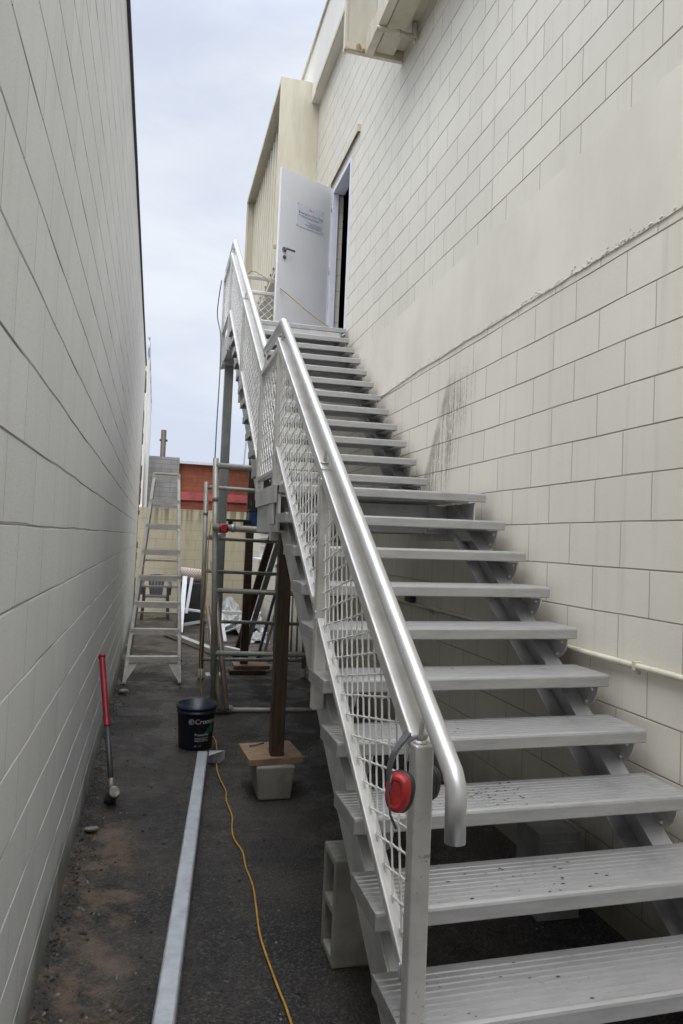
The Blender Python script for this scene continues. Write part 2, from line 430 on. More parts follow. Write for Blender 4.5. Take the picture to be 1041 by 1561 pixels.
# right-hand building
bld = thing('block_building', (XR, 0, 0), 'tall cream painted concrete block building on the right side of the lane', 'building')
BT = 8.55
m = MB()
DY0, DY1, DZ0, DZ1 = 7.87, 8.76, 3.935, 5.975
grooved(m, -11, DY0, -.1, BT, 1.9205, XR, XR + .13, 1, .006, .003)
grooved(m, DY0, DY1, -.1, DZ0 - .03, 1.9205, XR, XR + .13, 1, .006, .003)
grooved(m, DY0, DY1, DZ1, BT, 1.9205, XR, XR + .13, 1, .006, .003)
grooved(m, DY1, 15.3, -.1, BT, 1.9205, XR, XR + .13, 1, .006, .003)
m.build('wall', M['wall_r'], bld)
m = MB(); m.box(XR + .1, 8, -11, 15.3, BT, BT + .15).build('roof', M['cream'], bld)
m = MB(); m.box(7.8, 8, -11, 15.3, 0, BT).box(XR + .13, 7.8, 15.1, 15.3, 0, BT).box(XR + .13, 7.8, -11, -10.8, 0, BT)
m.box(XR + .13, 7.8, -10.8, 15.1, 3.7, 3.9).box(XR + .131, XR + .14, 8.78, 12, 3.9, 7).box(3.6, 3.7, 6, 11, 3.9, BT).build('interior_partition', M['dark_gap'], bld)
# smooth rendered band with ragged edges
m = MB()
rb = random.Random(3)
def edge(z, amp, y0=-4, y1=7.8, step=.045):
    out = []; y = y0; d = 0
    while y < y1:
        d = d * .6 + rb.uniform(-amp, amp) * .6
        out.append((y, z + d)); y += step
    out.append((y1, z)); return out
bot = edge(2.962, .006); top = edge(3.565, .005)
bot = [(y, z - .06 * max(0, (y - 5.5) / 2)) for y, z in bot]
n = len(bot); vs = []
for xo in (XR + .004, XR - .006):
    for y, z in bot: vs.append((xo, y, z))
    for y, z in top: vs.append((xo, y, z))
fs = []
for i in range(n - 1):
    fs += [(2 * n + i, 2 * n + i + 1, 3 * n + i + 1, 3 * n + i), (i, 2 * n + i, 2 * n + i + 1, i + 1)[::-1], (n + i, n + i + 1, 3 * n + i + 1, 3 * n + i)]
fs += [(0, n, 3 * n, 2 * n), (n - 1, 2 * n - 1, 4 * n - 1, 3 * n - 1)]
m.add(vs, fs); m.build('render_band', M['render'], bld)
m = MB()
for i in range(420):     # crumbs of render stuck along the ragged lower edge
    y = rb.uniform(1.2, 6.6); z = 2.962 - .06 * max(0, (y - 5.5) / 2) + abs(rb.gauss(.0, .014)) - .003
    m.rock((XR - .008, y, z), rb.uniform(.003, .008), (.6, 1.3, 1), i, 1)
m.build('render_crumbs', M['render'], bld)['kind'] = 'stuff'
# parapet band
m = MB(); m.box(1.85, XR + .1, -11, 15.3, 7.8, 8.62); m.build('parapet_band', M['white_band'], bld, .006)
m = MB(); m.box(1.825, XR + .12, -11, 15.32, 8.62, 8.66); m.box(1.835, 1.85, 5.9, 9.62, 7.78, 7.84); m.build('parapet_flashing', M['cream'], bld)
# lintel flashing over the door
m = MB(); m.box(1.925, XR, 7.55, 8.95, 6.16, 6.172).box(1.925, 1.932, 7.55, 8.95, 6.09, 6.16).box(1.932, XR, 7.55, 7.558, 6.09, 6.16)
m.build('door_drip_channel', M['cream'], bld)
# door frame
m = MB()
m.box(1.945, 2.02, DY1 - .045, DY1 + .004, DZ0 - .02, DZ1).box(1.95, 2.02, DY0 - .004, DY0 + .045, DZ0 - .02, DZ1).box(1.945, 2.09, DY0 + .045, DY1 - .045, DZ1 - .045, DZ1 + .004)
m.box(1.925, 2.12, DY0 + .045, DY1 - .045, DZ0 - .03, DZ0)
m.build('door_frame', M['frame'], bld, .003)
# door leaf, hung at the far jamb, standing open
H = Vector((1.938, 8.74, 0)); A = Vector((1.27, 8.42, 0)); dd = (A - H).normalized(); nn = Vector((-dd.y, dd.x, 0))
if nn.y > 0: nn = -nn       # outward normal, towards the camera
Z0D, Z1D, WD = 3.965, 6.0, .775
def dp(u, z, t): return H + dd * u + nn * t + Vector((0, 0, z))
def dbox(mb, u0, u1, z0, z1, t0, t1):
    vs = [dp(u, z, t) for z in (z0, z1) for t in (t0, t1) for u in (u0, u1)]
    mb.add(vs, [(0, 2, 3, 1), (4, 5, 7, 6), (0, 1, 5, 4), (2, 6, 7, 3), (0, 4, 6, 2), (1, 3, 7, 5)])
m = MB(); dbox(m, 0, WD, Z0D, Z1D, -.038, 0)
door = m.build('open_door', M['door'], bld, .003); door['label'] = 'white door leaf standing open'
m = MB(); dbox(m, .125, .53, 5.37, 5.655, 0.0005, .004)
sgn_ = m.build('sign_plate', M['sign'], door, .0008)
m = MB()
def stx(u0, z0): return lambda x, y, z: dp(u0 - x, z0 + y, .0052)
w = text_mesh(m, 'Emergency Exit Only', .044, stx(.505, 5.53)); m.build('sign_lettering', M['sign_ink'], door)
m = MB(); rr = random.Random(2)
for zl, u1, u0 in ((5.505, .5, .16), (5.49, .46, .2), (5.447, .36, .15), (5.43, .33, .145), (5.412, .40, .15), (5.395, .36, .145)):
    u = u1
    while u > u0:
        l = rr.uniform(.012, .034); dbox(m, max(u - l, u0), u, zl, zl + .0065, .0045, .0052); u -= l + .006
m.build('sign_small_print', M['ink_grey'], door)
m = MB(); text_mesh(m, 'G', .036, stx(.355, 5.595)); dbox(m, .31, .322, 5.60, 5.612, .0045, .0052); dbox(m, .283, .295, 5.605, 5.617, .0045, .0052)
m.build('sign_emblem', M['ink_red'], door)
m = MB()
for u, z in ((.137, 5.64), (.518, 5.64), (.137, 5.385), (.518, 5.385)): dbox(m, u - .005, u + .005, z - .005, z + .005, .004, .0065)
each(m, 'sign_screw', M['steel_h'], door)
m = MB()
c = dp(.685, 5.0, 0)
def disc(cx, cz, r, t0, t1):
    vs = []; nn_ = 20
    for t in (t0, t1):
        for j in range(nn_):
            a = 2 * math.pi * j / nn_; vs.append(dp(cx + r * math.cos(a), cz + r * math.sin(a), t))
    m.add(vs, [tuple(range(nn_)), tuple(range(nn_, 2 * nn_))] + [(j, (j + 1) % nn_, nn_ + (j + 1) % nn_, nn_ + j) for j in range(nn_)])
disc(.69, 5.02, .032, 0, .008); disc(.685, 4.93, .024, 0, .012); disc(.69, 5.02, .012, .008, .05)
dbox(m, .565, .70, 5.008, 5.03, .042, .056)
m.build('lever_handle', M['steel_h'], door, .002)
m = MB()
for z in (4.2, 4.95, 5.75): m.tube([dp(-.004, z - .05, .003), dp(-.004, z + .05, .003)], .008, 8)
each(m, 'hinge', M['steel_h'], door)

# big steel window hood beyond the door (open to the lane) and the nearer one above
def hood(y0, y1, xo, xf, zb, zt, ribx, near_cheek=True):
    h = MB()
    if near_cheek: h.box(xo, XR, y0, y0 + .04, zb, zt)
    h.box(xo, XR, y1 - .04, y1, zb, zt)
    h.box(xo, XR, y0 + .04, y1 - .04, zt - .05, zt)
    for a, b in ((y0, y0 + .05), (y1 - .05, y1)): h.box(xo - .012, xo + .03, a - .003, b + .003, zb - .003, zt + .003)
    h.box(xo - .012, xo + .03, y0 + .055, y1 - .055, zt - .07, zt + .003)
    return h
h = hood(9.95, 13.9, 1.415, 1.5, 5.66, 8.1, 1.56)
hd = h.build('window_hood', M['cream'], bld, .004)
m = MB()     # vertical ribbed sheet set back inside the hood
y = 10.0; poly = []
while y < 13.8:
    poly += [(y, 1.535), (y + .10, 1.535), (y + .12, 1.625), (y + .26, 1.625), (y + .28, 1.535)]; y += .28
vs = []; n = len(poly)
for z in (5.70, 7.95):
    vs += [(x, yy, z) for yy, x in poly]
m.add(vs, [(i, i + 1, n + i + 1, n + i) for i in range(n - 1)])
m.box(1.63, 1.64, 10.0, 13.85, 5.70, 7.95)
m.build('ribbed_sheet', M['cream'], hd)
m = MB(); m.box(1.55, XR, 9.99, 13.86, 5.665, 5.69).box(1.56, 1.6, 10.2, 13.5, 5.60, 5.665)
m.tube([(1.6, 11.2, 5.62), (XR, 11.2, 5.62)], .02, 8); m.build('underside_tray', M['cream'], hd)
m = MB(); m.box(1.40, 1.50, 9.93, 9.96, 5.635, 5.68); m.rock((1.42, 9.93, 5.65), .03, (1, .6, 1), 4); m.build('rust_patch', M['rust'], hd)

m = MB()
m.box(1.425, XR, 6.13, 6.17, 5.95, 8.0)                       # far cheek
m.box(1.425, XR, 1.0, 1.04, 5.95, 8.0).box(1.425, XR, 1.04, 6.13, 7.95, 8.0)
m.box(1.41, 1.435, 6.12, 6.175, 5.94, 8.0)
m.box(1.435, 1.62, 6.115, 6.129, 5.96, 6.02)
hd2 = m.build('window_hood', M['cream'], bld, .003)
m = MB()
m.box(1.70, 1.87, 1.04, 6.125, 5.985, 6.0).box(1.625, 1.67, 1.04, 6.12, 5.995, 6.0)                     # soffit tray
m.prism([(1.87, 6.01), (1.95, 6.2), (1.96, 6.2), (1.96, 5.99), (1.87, 5.99)][::-1], 'Y', 1.04, 6.125) if False else m.box(1.87, XR, 1.04, 6.1, 6.03, 6.05)
m.box(1.60, 1.625, 1.04, 6.128, 5.93, 6.10).box(1.625, 1.67, 1.04, 6.12, 5.93, 5.942)
m.box(1.67, 1.715, 1.04, 6.12, 6.045, 6.05)
m.build('soffit_tray', M['cream'], hd2, .002)
m = MB(); m.box(1.72, 1.74, 1.3, 5.9, 6.14, 7.9); m.build('window_glass', M['dark_gap'], hd2)
m = MB(); m.box(1.70, 1.745, 1.04, 6.12, 6.05, 6.14).box(1.70, 1.745, 5.9, 6.12, 6.14, 7.95)
for yy in (2.6, 4.2): m.box(1.70, 1.745, yy, yy + .06, 6.14, 7.95)
m.build('window_frame', M['frame'], hd2)
m = MB()
m.tube([(1.585, 5.72, 5.905), (1.80, 5.72, 5.90), (1.925, 5.72, 5.895)], .022, 10, up=(0, 0, 1))
m.tube([(1.925, 5.72, 5.88), (1.925, 5.72, 6.02)], .026, 10); m.tube([(1.77, 5.72, 5.901), (1.80, 5.72, 5.90)], .029, 10, up=(0, 0, 1))
m.tube([(1.925, 5.72, 5.88), (1.925, 5.72, 5.84)], .012, 8)
m.build('conduit', M['conduit'], hd2)
m = MB(); m.tube([(1.80, 4.95, 5.96), (1.96, 4.95, 5.96)], .014, 8, up=(0, 0, 1)); m.build('conduit', M['conduit'], hd2)
m = MB(); m.rock((1.545, 6.115, 5.99), .03, (1, .4, 1.3), 9); m.rock((1.425, 6.115, 5.955), .026, (.8, .5, 1), 5); m.rock((1.59, 6.115, 5.97), .022, (1, .4, 1), 15)
each(m, 'rust_patch', M['rust'], hd2)

# conduit along the wall, saddles, junction box
m = MB()
m.tube([(XR - .016, y_, 1.128 + .006 * math.sin(y_ * 1.7)) for y_ in [-1 + .5 * i for i in range(22)]], .0135, 10)
m.build('wall_conduit', M['conduit'], bld)
m = MB()
for yy in (1.3, 2.62, 4.9, 7.3):
    m = MB(); m.box(XR - .031, XR, yy - .009, yy + .009, 1.108, 1.142).box(XR - .012, XR, yy - .009, yy + .009, 1.09, 1.11); m.build('conduit_saddle', M['conduit'], bld)
m = MB(); m.box(XR - .05, XR, 5.28, 5.4, 1.145, 1.225).build('junction_box', M['black'], bld, .005)
m = MB(); m.box(XR - .16, XR, 13.0, 13.9, 1.2, 1.23).box(XR - .02, XR, 13.1, 13.14, 1.0, 1.2).box(XR - .02, XR, 13.7, 13.74, 1.0, 1.2).build('wall_shelf', M['frame'], bld)
m = MB()
for z in (1.45, 1.53, 1.61, 1.69, 1.77): m.box(XR - .03, XR, 12.9, 13.8, z, z + .02)
each(m, 'vent_louvre', M['frame'], bld)

# left-hand wall
lw = thing('block_wall', (XL, 0, 0), 'long grey white painted block wall along the left side of the lane', 'wall')
m = MB(); grooved(m, -11, 13.9, -.1, 4.72, 1.59, XL, XL - .2, -1, .009, .0045); m.build('wall', M['wall_l'], lw)
m = MB()
rq = random.Random(11)
vs = []; ny_ = 90
for i in range(ny_ + 1):
    y = -11 + 24.9 * i / ny_; e = rq.uniform(-.006, .006)
    vs += [(XL - .22, y, 4.76), (XL + .018, y, 4.76 + e), (XL + .02, y, 4.70 + e), (XL - .22, y, 4.70)]
m.add(vs, [(i * 4 + j, i * 4 + (j + 1) % 4, (i + 1) * 4 + (j + 1) % 4, (i + 1) * 4 + j) for i in range(ny_) for j in range(4)] + [(0, 1, 2, 3), tuple(ny_ * 4 + j for j in (3, 2, 1, 0))])
m.build('top_flashing', M['flashing'], lw)
m = MB(); rq = random.Random(5)
z = .0
while z < 4.6:
    hh = rq.uniform(.08, .2); m.box(XL - .2, XL + .012 + rq.uniform(-.012, .02), 13.9, 14.12, z, z + hh); z += hh
m.build('raw_end_pier', M['conc_dark'], lw, .01)

# wall beyond, back walls
m = MB(); m.box(XL - .3, -.285, 15.5, 24, 0, 5.2)
o = settle(m.build('white_wall', M['white_band'])); tag(o, 'pale whitish end wall of the neighbouring building beyond the end of the long left wall', 'wall')
m = MB()
for i in range(6): m.tube([(-.31, 15.6 + i * 1.5, 5.2), (-.31, 15.6 + i * 1.5, 5.68)], .02, 6)
m.tube([(-.31, 15.5, 5.66), (-.31, 23.5, 5.66)], .02, 6).tube([(-.31, 15.5, 5.45), (-.31, 23.5, 5.45)], .015, 6)
o = settle(m.build('roof_railing', M['galv'])); tag(o, 'thin grey roof railing on top of the pale end wall far behind the left wall', 'railing')
m = MB(); m.box(XL - .4, XR + .4, 15.3, 15.5, -.1, 2.13)
o = settle(m.build('boundary_wall', M['block_tan'])); tag(o, 'low tan painted block wall closing the far end of the lane', 'wall')
m = MB(); m.box(-.2, .40, 16.0, 16.3, 0, 3.26); m.box(.40, .44, 15.98, 16.02, 0, 3.26)
o = settle(m.build('block_shed', M['block_grey'])); tag(o, 'bare grey block shed rising behind the tan wall, left of the red brick', 'building')
bw = thing('brick_building', (2, 16.2, 0), 'low orange red brick building with a faded pink strip behind the tan wall', 'building')
m = MB(); m.box(.44, 6, 16.1, 19, 0, 3.14).build('wall', M['brick_red'], bw)
m = MB(); m.box(.44, 6, 16.06, 16.1, 2.36, 2.53).build('pink_strip', M['pink'], bw)
m = MB(); m.box(.42, 6, 16.0, 19.2, 3.14, 3.2).build('roof_edge', M['frame'], bw)
pole = MB(); pole.tube([(.22, 40, 0), (.2, 40, 7.2)], .14, 8).box(.0, .42, 39.95, 40.05, 6.6, 6.7)
tag(settle(pole.build('utility_pole', M['timber_dark'])), 'dark timber utility pole top against the sky behind the grey shed', 'pole')
sl = thing('street_lamp', (4.55, 40, 0), 'thin grey street lamp with curved arm against the sky beyond the brick building', 'street lamp')
m = MB(); m.tube([(4.55, 40, 0), (4.56, 40, 6), (4.62, 40, 7), (4.75, 40, 7.6), (4.98, 40, 7.9)], .045, 8); m.build('pole', M['galv'], sl)
m = MB(); m.box(4.9, 5.2, 39.9, 40.1, 7.86, 7.96); m.build('lamp_head', M['galv'], sl, .02)

# ------------------------------------------------------------------ staircase
ST = thing('metal_staircase', (1.28, 4.5, 0), 'silver aluminium staircase with open treads and wire mesh balustrade climbing the cream wall', 'staircase')
G, RI = .25, .1686
N0 = (3.998, 1.907); N1 = (4.992, 2.076); TOP = (7.71, 3.94)
def sk(p):
    t = (1.906 - p[0]) / 1.25
    return (p[0], p[1] - .014 * t, p[2] - .012 * t)
SB = lambda mb, name, mat, parent=ST, bevel=0, seg=2: mb.map(sk).build(name, mat, parent, bevel, seg)
def tread_profile(y0, z, depth=.262, th=.052, ribs=9):
    """(y,z) outline: rounded nosing, fine ribs on top, hollow-looking underside"""
    p = [(y0 + .004, z - th), (y0, z - th + .004), (y0, z - .010), (y0 + .003, z - .003)]
    pitch = (depth - .03) / ribs
    for i in range(ribs):
        a = y0 + .014 + i * pitch
        p += [(a, z), (a + .002, z - .0035), (a + .0055, z - .0035), (a + .0075, z)]
    p += [(y0 + depth - .004, z), (y0 + depth, z - .004), (y0 + depth, z - th), (y0 + depth - .012, z - th),
          (y0 + depth - .012, z - .012), (y0 + .016, z - .012), (y0 + .016, z - th)]
    return p
def tread(y0, z, parent=ST, xl=.655, xr=1.906, name='tread'):
    m = MB(); m.prism(tread_profile(y0, z), 'X', xl, xr)
    m.box(xl - .0035, xl, y0 + .001, y0 + .261, z - .051, z - .001)
    m.box(xr, xr + .003, y0 + .001, y0 + .261, z - .051, z - .001)
    return SB(m, name, M['tread'], parent)
t0 = tread(N0[0] - G, N0[1] - RI)
def bracket(y0, z, parent, side=1):
    b = MB()
    for (xa, xb) in (((1.878, 1.885),) if side else ((.79, .797),)):
        # gusset plate under the tread end: bumpy flame-cut quarter-round front edge
        pl = [(y0 + .25, z - .0525), (y0 + .035, z - .0525)]
        for i in range(1, 12):
            a = math.pi * .5 * i / 12; k_ = 1 + (.035 if i % 2 else -.03)
            pl.append((y0 + .035 + .095 * (1 - math.cos(a)) * k_, z - .0525 - .100 * math.sin(a) * k_))
        pl += [(y0 + .14, z - .150), (y0 + .25, z - .08)]
        b.prism(pl, 'X', xa, xb)
        b.box(xa - .06 if side else xb, xa if side else xb + .06, y0 + .03, y0 + .24, z - .0575, z - .0525)
        for yy, zz in ((y0 + .075, z - .075), (y0 + .115, z - .135)): b.tube([(xa - .010, yy, zz), (xb + .008, yy, zz)], .008, 6, up=(0, 0, 1))
    return SB(b, 'bracket', M['alu'], parent)
bracket(N0[0] - G, N0[1] - RI, t0); bracket(N0[0] - G, N0[1] - RI, t0, 0)
for k in range(2, 12):
    dup(t0, (0, -G * (k - 1), -RI * (k - 1)))
G2, RI2 = .2473, .1691
for k in range(0, 11):
    dup(t0, (0, N1[0] + G2 * k - (N0[0] - G), N1[1] + RI2 * k - (N0[1] - RI)))
for i in range(4):       # landing planks
    SB(MB().prism(tread_profile(N0[0] + .264 * i, N0[1]), 'X', .70 if i else .655, 1.906), 'landing_plank', M['tread'])
for i in range(5):
    SB(MB().prism(tread_profile(TOP[0] + .24 * i, TOP[1], .238), 'X', .71, 1.93), 'landing_plank', M['tread'])

def channel(mb, a, b, xw, dirx, depth, fl=.075, t=.008, drop=.232):
    """C channel from a to b (y,z on nosing line); web at xw, flanges towards dirx; depth measured vertically"""
    (ya, za), (yb, zb) = a, b
    za -= drop; zb -= drop
    def strip(x0, x1, d0, d1):
        vs = [(x, y, z - d) for (y, z) in ((ya, za), (yb, zb)) for d in (d0, d1) for x in (x0, x1)]
        mb.add(vs, [(0, 1, 3, 2), (4, 6, 7, 5), (0, 4, 5, 1), (2, 3, 7, 6), (0, 2, 6, 4), (1, 5, 7, 3)])
    x1 = xw + dirx * t; xf = xw + dirx * fl
    strip(min(xw, x1), max(xw, x1), 0, depth)
    strip(min(x1, xf), max(x1, xf), 0, t * 1.2); strip(min(x1, xf), max(x1, xf), depth - t * 1.2, depth)
def nos0(y): return N0[1] + (y - N0[0]) * RI / G
def nos1(y): return N1[1] + (y - N1[0]) * RI2 / G2
m = MB(); channel(m, (1.50, nos0(1.50)), (4.26, nos0(4.26)), .712, 1, .20); SB(m, 'stringer', M['stringer'], bevel=.002)
m = MB(); channel(m, (1.50, nos0(1.50)), (4.26, nos0(4.26)), 1.885, -1, .20, .085); SB(m, 'stringer', M['stringer'], bevel=.002)
m = MB(); channel(m, (5.05, nos1(5.05)), (7.98, nos1(7.98)), .712, 1, .20); SB(m, 'stringer', M['stringer'], bevel=.002)
m = MB(); channel(m, (5.05, nos1(5.05)), (7.98, nos1(7.98)), 1.885, -1, .20, .085); SB(m, 'stringer', M['stringer'], bevel=.002)
# landing frames
m = MB()
m.box(.656, .672, 4.02, 4.86, 1.635, 1.85).box(.672, .74, 4.02, 4.86, 1.635, 1.645).box(.672, .74, 4.02, 4.86, 1.835, 1.845)
m.box(1.84, 1.85, 4.02, 5.06, 1.62, 1.85).box(.74, 1.84, 4.42, 4.435, 1.66, 1.845).box(.74, 1.84, 5.03, 5.045, 1.66, 1.845)
m.box(1.70, 1.80, 4.405, 4.42, 1.68, 1.84).box(.640, .652, 4.10, 4.24, 1.68, 1.80)
SB(m, 'landing_frame', M['stringer'], bevel=.003)
m = MB(); m.box(.636, .654, 4.05, 4.83, 1.80, 1.905)
SB(m, 'landing_kerb', M['alu'], bevel=.003)
m = MB()
m.box(.675, .69, 7.70, 8.93, 3.65, 3.885).box(.69, .75, 7.70, 8.93, 3.65, 3.66).box(1.86, 1.87, 7.70, 8.93, 3.65, 3.885)
m.box(.69, 1.86, 7.715, 7.73, 3.65, 3.885).box(.69, 1.86, 8.90, 8.915, 3.65, 3.885)
for xx in (1.0, 1.4): m.box(xx, xx + .05, 7.73, 8.9, 3.72, 3.885)
SB(m, 'landing_frame', M['stringer'], bevel=.003)
m = MB(); m.box(.70, .80, 8.55, 8.65, .012, 3.60); SB(m, 'support_post', M['galv_post'], bevel=.006)
m = MB(); m.box(.66, .84, 8.50, 8.70, 3.60, 3.65).box(.65, .85, 8.5, 8.7, .0, .012); SB(m, 'post_plate', M['galv'], bevel=.002)

# balustrade posts and rails
XC = .68
def post(y, z0, z1, w=.05):
    m = MB(); m.box(XC - w / 2, XC + w / 2, y - w / 2, y + w / 2, z0, z1); return SB(m, 'balustrade_post', M['alu'], bevel=.005)
RT = .70
post(1.762, nos0(1.762) - .36, nos0(1.762) + RT - .005)
post(2.96, nos0(2.96) - .30, nos0(2.96) + RT - .01)
post(4.27, 1.585, 2.745)
post(5.00, 1.86, 2.74)
post(6.45, nos1(6.45) - .28, nos1(6.45) + .66)
post(7.93, 3.62, 4.71)
post(8.82, 3.62, 4.71)
def rail(pts, w=.05, h=.04, name='top_rail'):
    m = MB()
    for a, b in zip(pts, pts[1:]): m.bar(a, b, w, h)
    return SB(m, name, M['alu'], bevel=.006)
rail([(XC, 1.79, nos0(1.79) + RT - .028), (XC, 4.33, nos0(4.33) + RT - .04)], .052, .048)
rail([(XC, 4.30, 2.735), (XC, 4.98, 2.735)], .052, .04)
rail([(XC, 5.00, 2.735), (XC, 7.96, 4.70)], .052, .048)
rail([(XC, 7.96, 4.695), (XC, 8.82, 4.695)], .052, .04)
rail([(XC, 1.787, nos0(1.787) + .085), (XC, 4.245, nos0(4.245) + .055)], .04, .03, 'bottom_rail')
rail([(XC, 4.295, 2.0), (XC, 4.975, 2.0)], .04, .03, 'bottom_rail')
rail([(XC, 5.025, 2.10), (XC, 7.905, 4.05)], .04, .03, 'bottom_rail')
rail([(XC, 7.955, 4.05), (XC, 8.795, 4.05)], .04, .03, 'bottom_rail')
rail([(XC + .03, 8.82, 4.60), (1.93, 8.82, 4.60)], .04, .04)
rail([(XC + .03, 8.82, 4.14), (1.93, 8.82, 4.14)], .04, .03, 'bottom_rail')
# handrail tube
HX = .692
hz = lambda y: 1.063 + (y - 1.575) * (2.908 - 1.063) / (4.325 - 1.575)
hp = [(HX, 1.567, .925), (HX, 1.570, 1.045), (HX, 1.592, hz(1.592)), (HX, 4.31, hz(4.31)), (HX, 4.35, 2.912), (HX, 5.03, 2.912), (HX, 5.07, 2.925), (HX, 7.92, 4.822), (HX, 7.965, 4.838), (HX, 8.84, 4.82)]
m = MB(); m.tube(hp[:4] + hp[4:], .0245, 20); SB(m, 'handrail', M['tube'])
m = MB(); m.tube([(HX, 8.82, 4.82), (HX + .03, 8.845, 4.79), (1.93, 8.845, 4.79)], .0245, 14, up=(0, 0, 1)); SB(m, 'handrail', M['tube'])
def stanchion(y, zr, zh):
    m = MB(); m.tube([(XC - .004, y, zr - .004), (XC, y, (zr + zh) / 2), (HX, y, zh)], .007, 8); m.lathe([(.018, 0), (.018, .004), (.009, .006)], (XC - .004, y, zr - .001), 12)
    return SB(m, 'rail_bracket', M['alu'])
for y in (1.765, 2.99): stanchion(y, nos0(y) + RT - .005, hz(y) - .01)
stanchion(4.27, 2.757, 2.9); stanchion(4.97, 2.757, 2.9); stanchion(6.45, nos1(6.45) + .63, 2.925 + (6.45 - 5.07) * .6656 - .01); stanchion(7.93, 4.72, 4.81); stanchion(8.8, 4.72, 4.8)

for y, z in ((2.935, nos0(2.935) + .10), (2.99, nos0(2.99) + .12), (2.935, nos0(2.935) + RT - .055), (1.79, nos0(1.79) + .10), (1.79, nos0(1.79) + RT - .055)):
    m = MB(); m.tube([(XC - .026, y, z - .02), (XC - .027, y, z - .01), (XC - .0265, y + .003, z), (XC - .027, y + .002, z + .012), (XC - .026, y + .004, z + .02)], .0035, 6); SB(m, 'weld_bead', M['galv'])
# crimped wire mesh infill: diagonal wires woven over and under each other
def clip_seg(p, d, poly):
    ts = []; n = len(poly)
    for i in range(n):
        a = poly[i]; b = poly[(i + 1) % n]
        ex, ey = b[0] - a[0], b[1] - a[1]
        den = d[0] * ey - d[1] * ex
        if abs(den) < 1e-9: continue
        t = ((a[0] - p[0]) * ey - (a[1] - p[1]) * ex) / den
        s = ((a[0] - p[0]) * d[1] - (a[1] - p[1]) * d[0]) / den
        if -1e-9 <= s <= 1 + 1e-9: ts.append(t)
    ts.sort(); return [(ts[i], ts[i + 1]) for i in range(0, len(ts) - 1, 2)]
def wire_mesh(poly, to3, rake=0, pitch=.066, r=.0034, crimp=.0042):
    mb = MB(); ca, sa = math.cos(rake + math.pi / 4), math.sin(rake + math.pi / 4)
    for dirn, (d, nrm) in enumerate((((ca, sa), (-sa, ca)), ((sa, -ca), (ca, sa)))):
        offs = [p[0] * nrm[0] + p[1] * nrm[1] for p in poly]
        k0, k1 = math.ceil(min(offs) / pitch), math.floor(max(offs) / pitch)
        for k in range(k0, k1 + 1):
            p = (nrm[0] * k * pitch, nrm[1] * k * pitch)
            for ta, tb in clip_seg(p, d, poly):
                if tb - ta < .01: continue
                pts = []; j0, j1 = math.floor(ta / pitch), math.ceil(tb / pitch)
                ds = .13
                cand = [ta]
                for j in range(j0, j1 + 1):
                    for e in (-ds, 0, ds):
                        t = (j + e) * pitch
                        if ta < t < tb: cand.append(t)
                cand.append(tb)
                for t in cand:
                    j = round(t / pitch); e = t / pitch - j
                    w = crimp * (1 if (j + k + dirn) % 2 else -1) * (1 if abs(e) < .1 else .0)
                    pts.append(to3(p[0] + d[0] * t, p[1] + d[1] * t, w))
                mb.tube(pts, r, 5, False, up=(1, .01, 0) if dirn < 9 else None)
    return mb
inX = lambda y, z, w: (XC + w, y, z)
lo = lambda y: nos0(y) + .075; hi = lambda y: nos0(y) + RT - .05
SB(wire_mesh([(1.78, lo(1.78)), (2.94, lo(2.94)), (2.94, hi(2.94)), (1.78, hi(1.78))], inX, math.atan(RI / G)), 'wire_mesh_panel', M['mesh'])
SB(wire_mesh([(2.98, lo(2.98)), (4.25, lo(4.25)), (4.25, hi(4.25)), (2.98, hi(2.98))], inX, math.atan(RI / G)), 'wire_mesh_panel', M['mesh'])
SB(wire_mesh([(4.29, 2.0), (4.98, 2.0), (4.98, 2.72), (4.29, 2.72)], inX), 'wire_mesh_panel', M['mesh'])
up_lo = lambda y: 2.10 + (y - 5.025) * .677; up_hi = lambda y: 2.72 + (y - 5.0) * .664
SB(wire_mesh([(5.02, up_lo(5.02)), (6.43, up_lo(6.43)), (6.43, up_hi(6.43)), (5.02, up_hi(5.02))], inX, math.atan(RI / G)), 'wire_mesh_panel', M['mesh'])
SB(wire_mesh([(6.47, up_lo(6.47)), (7.91, up_lo(7.91)), (7.91, up_hi(7.91)), (6.47, up_hi(6.47))], inX, math.atan(RI / G)), 'wire_mesh_panel', M['mesh'])
SB(wire_mesh([(7.95, 4.05), (8.80, 4.05), (8.80, 4.69), (7.95, 4.69)], inX), 'wire_mesh_panel', M['mesh'])
SB(wire_mesh([(.72, 4.14), (1.92, 4.14), (1.92, 4.60), (.72, 4.60)], lambda a, z, w: (a, 8.82 + w, z)), 'wire_mesh_panel', M['mesh'])

# ------------------------------------------------------------------ things under and beside the stairs
# timber prop on its packing
c = thing('concrete_footing', (.80, 4.55, 0), 'tapered grey concrete footing block under the square plywood board', 'concrete block')
m = MB()
def frust(mb, x0, x1, y0, y1, z0, z1, ins):
    vs = [(x0 + ins, y0 + ins, z0), (x1 - ins, y0 + ins, z0), (x1 - ins, y1 - ins, z0), (x0 + ins, y1 - ins, z0), (x0, y0, z1), (x1, y0, z1), (x1, y1, z1), (x0, y1, z1)]
    mb.add(vs, [(3, 2, 1, 0), (4, 5, 6, 7), (0, 1, 5, 4), (1, 2, 6, 5), (2, 3, 7, 6), (3, 0, 4, 7)])
frust(m, .665, .905, 4.42, 4.74, 0, .205, .02); m.build('block', M['concrete'], c, .012, 3)
m = MB(); m.v = []; frust(m, .612, .955, 4.46, 4.83, .206, .246, 0)
m.map(lambda p: (p[0] + (p[1] - 4.6) * -.06, p[1] + (p[0] - .78) * .12, p[2]))
tag(settle(m.build('plywood_board', M['timber_plate'], None, .003)), 'square brown plywood board lying on the concrete footing under the timber prop', 'board')
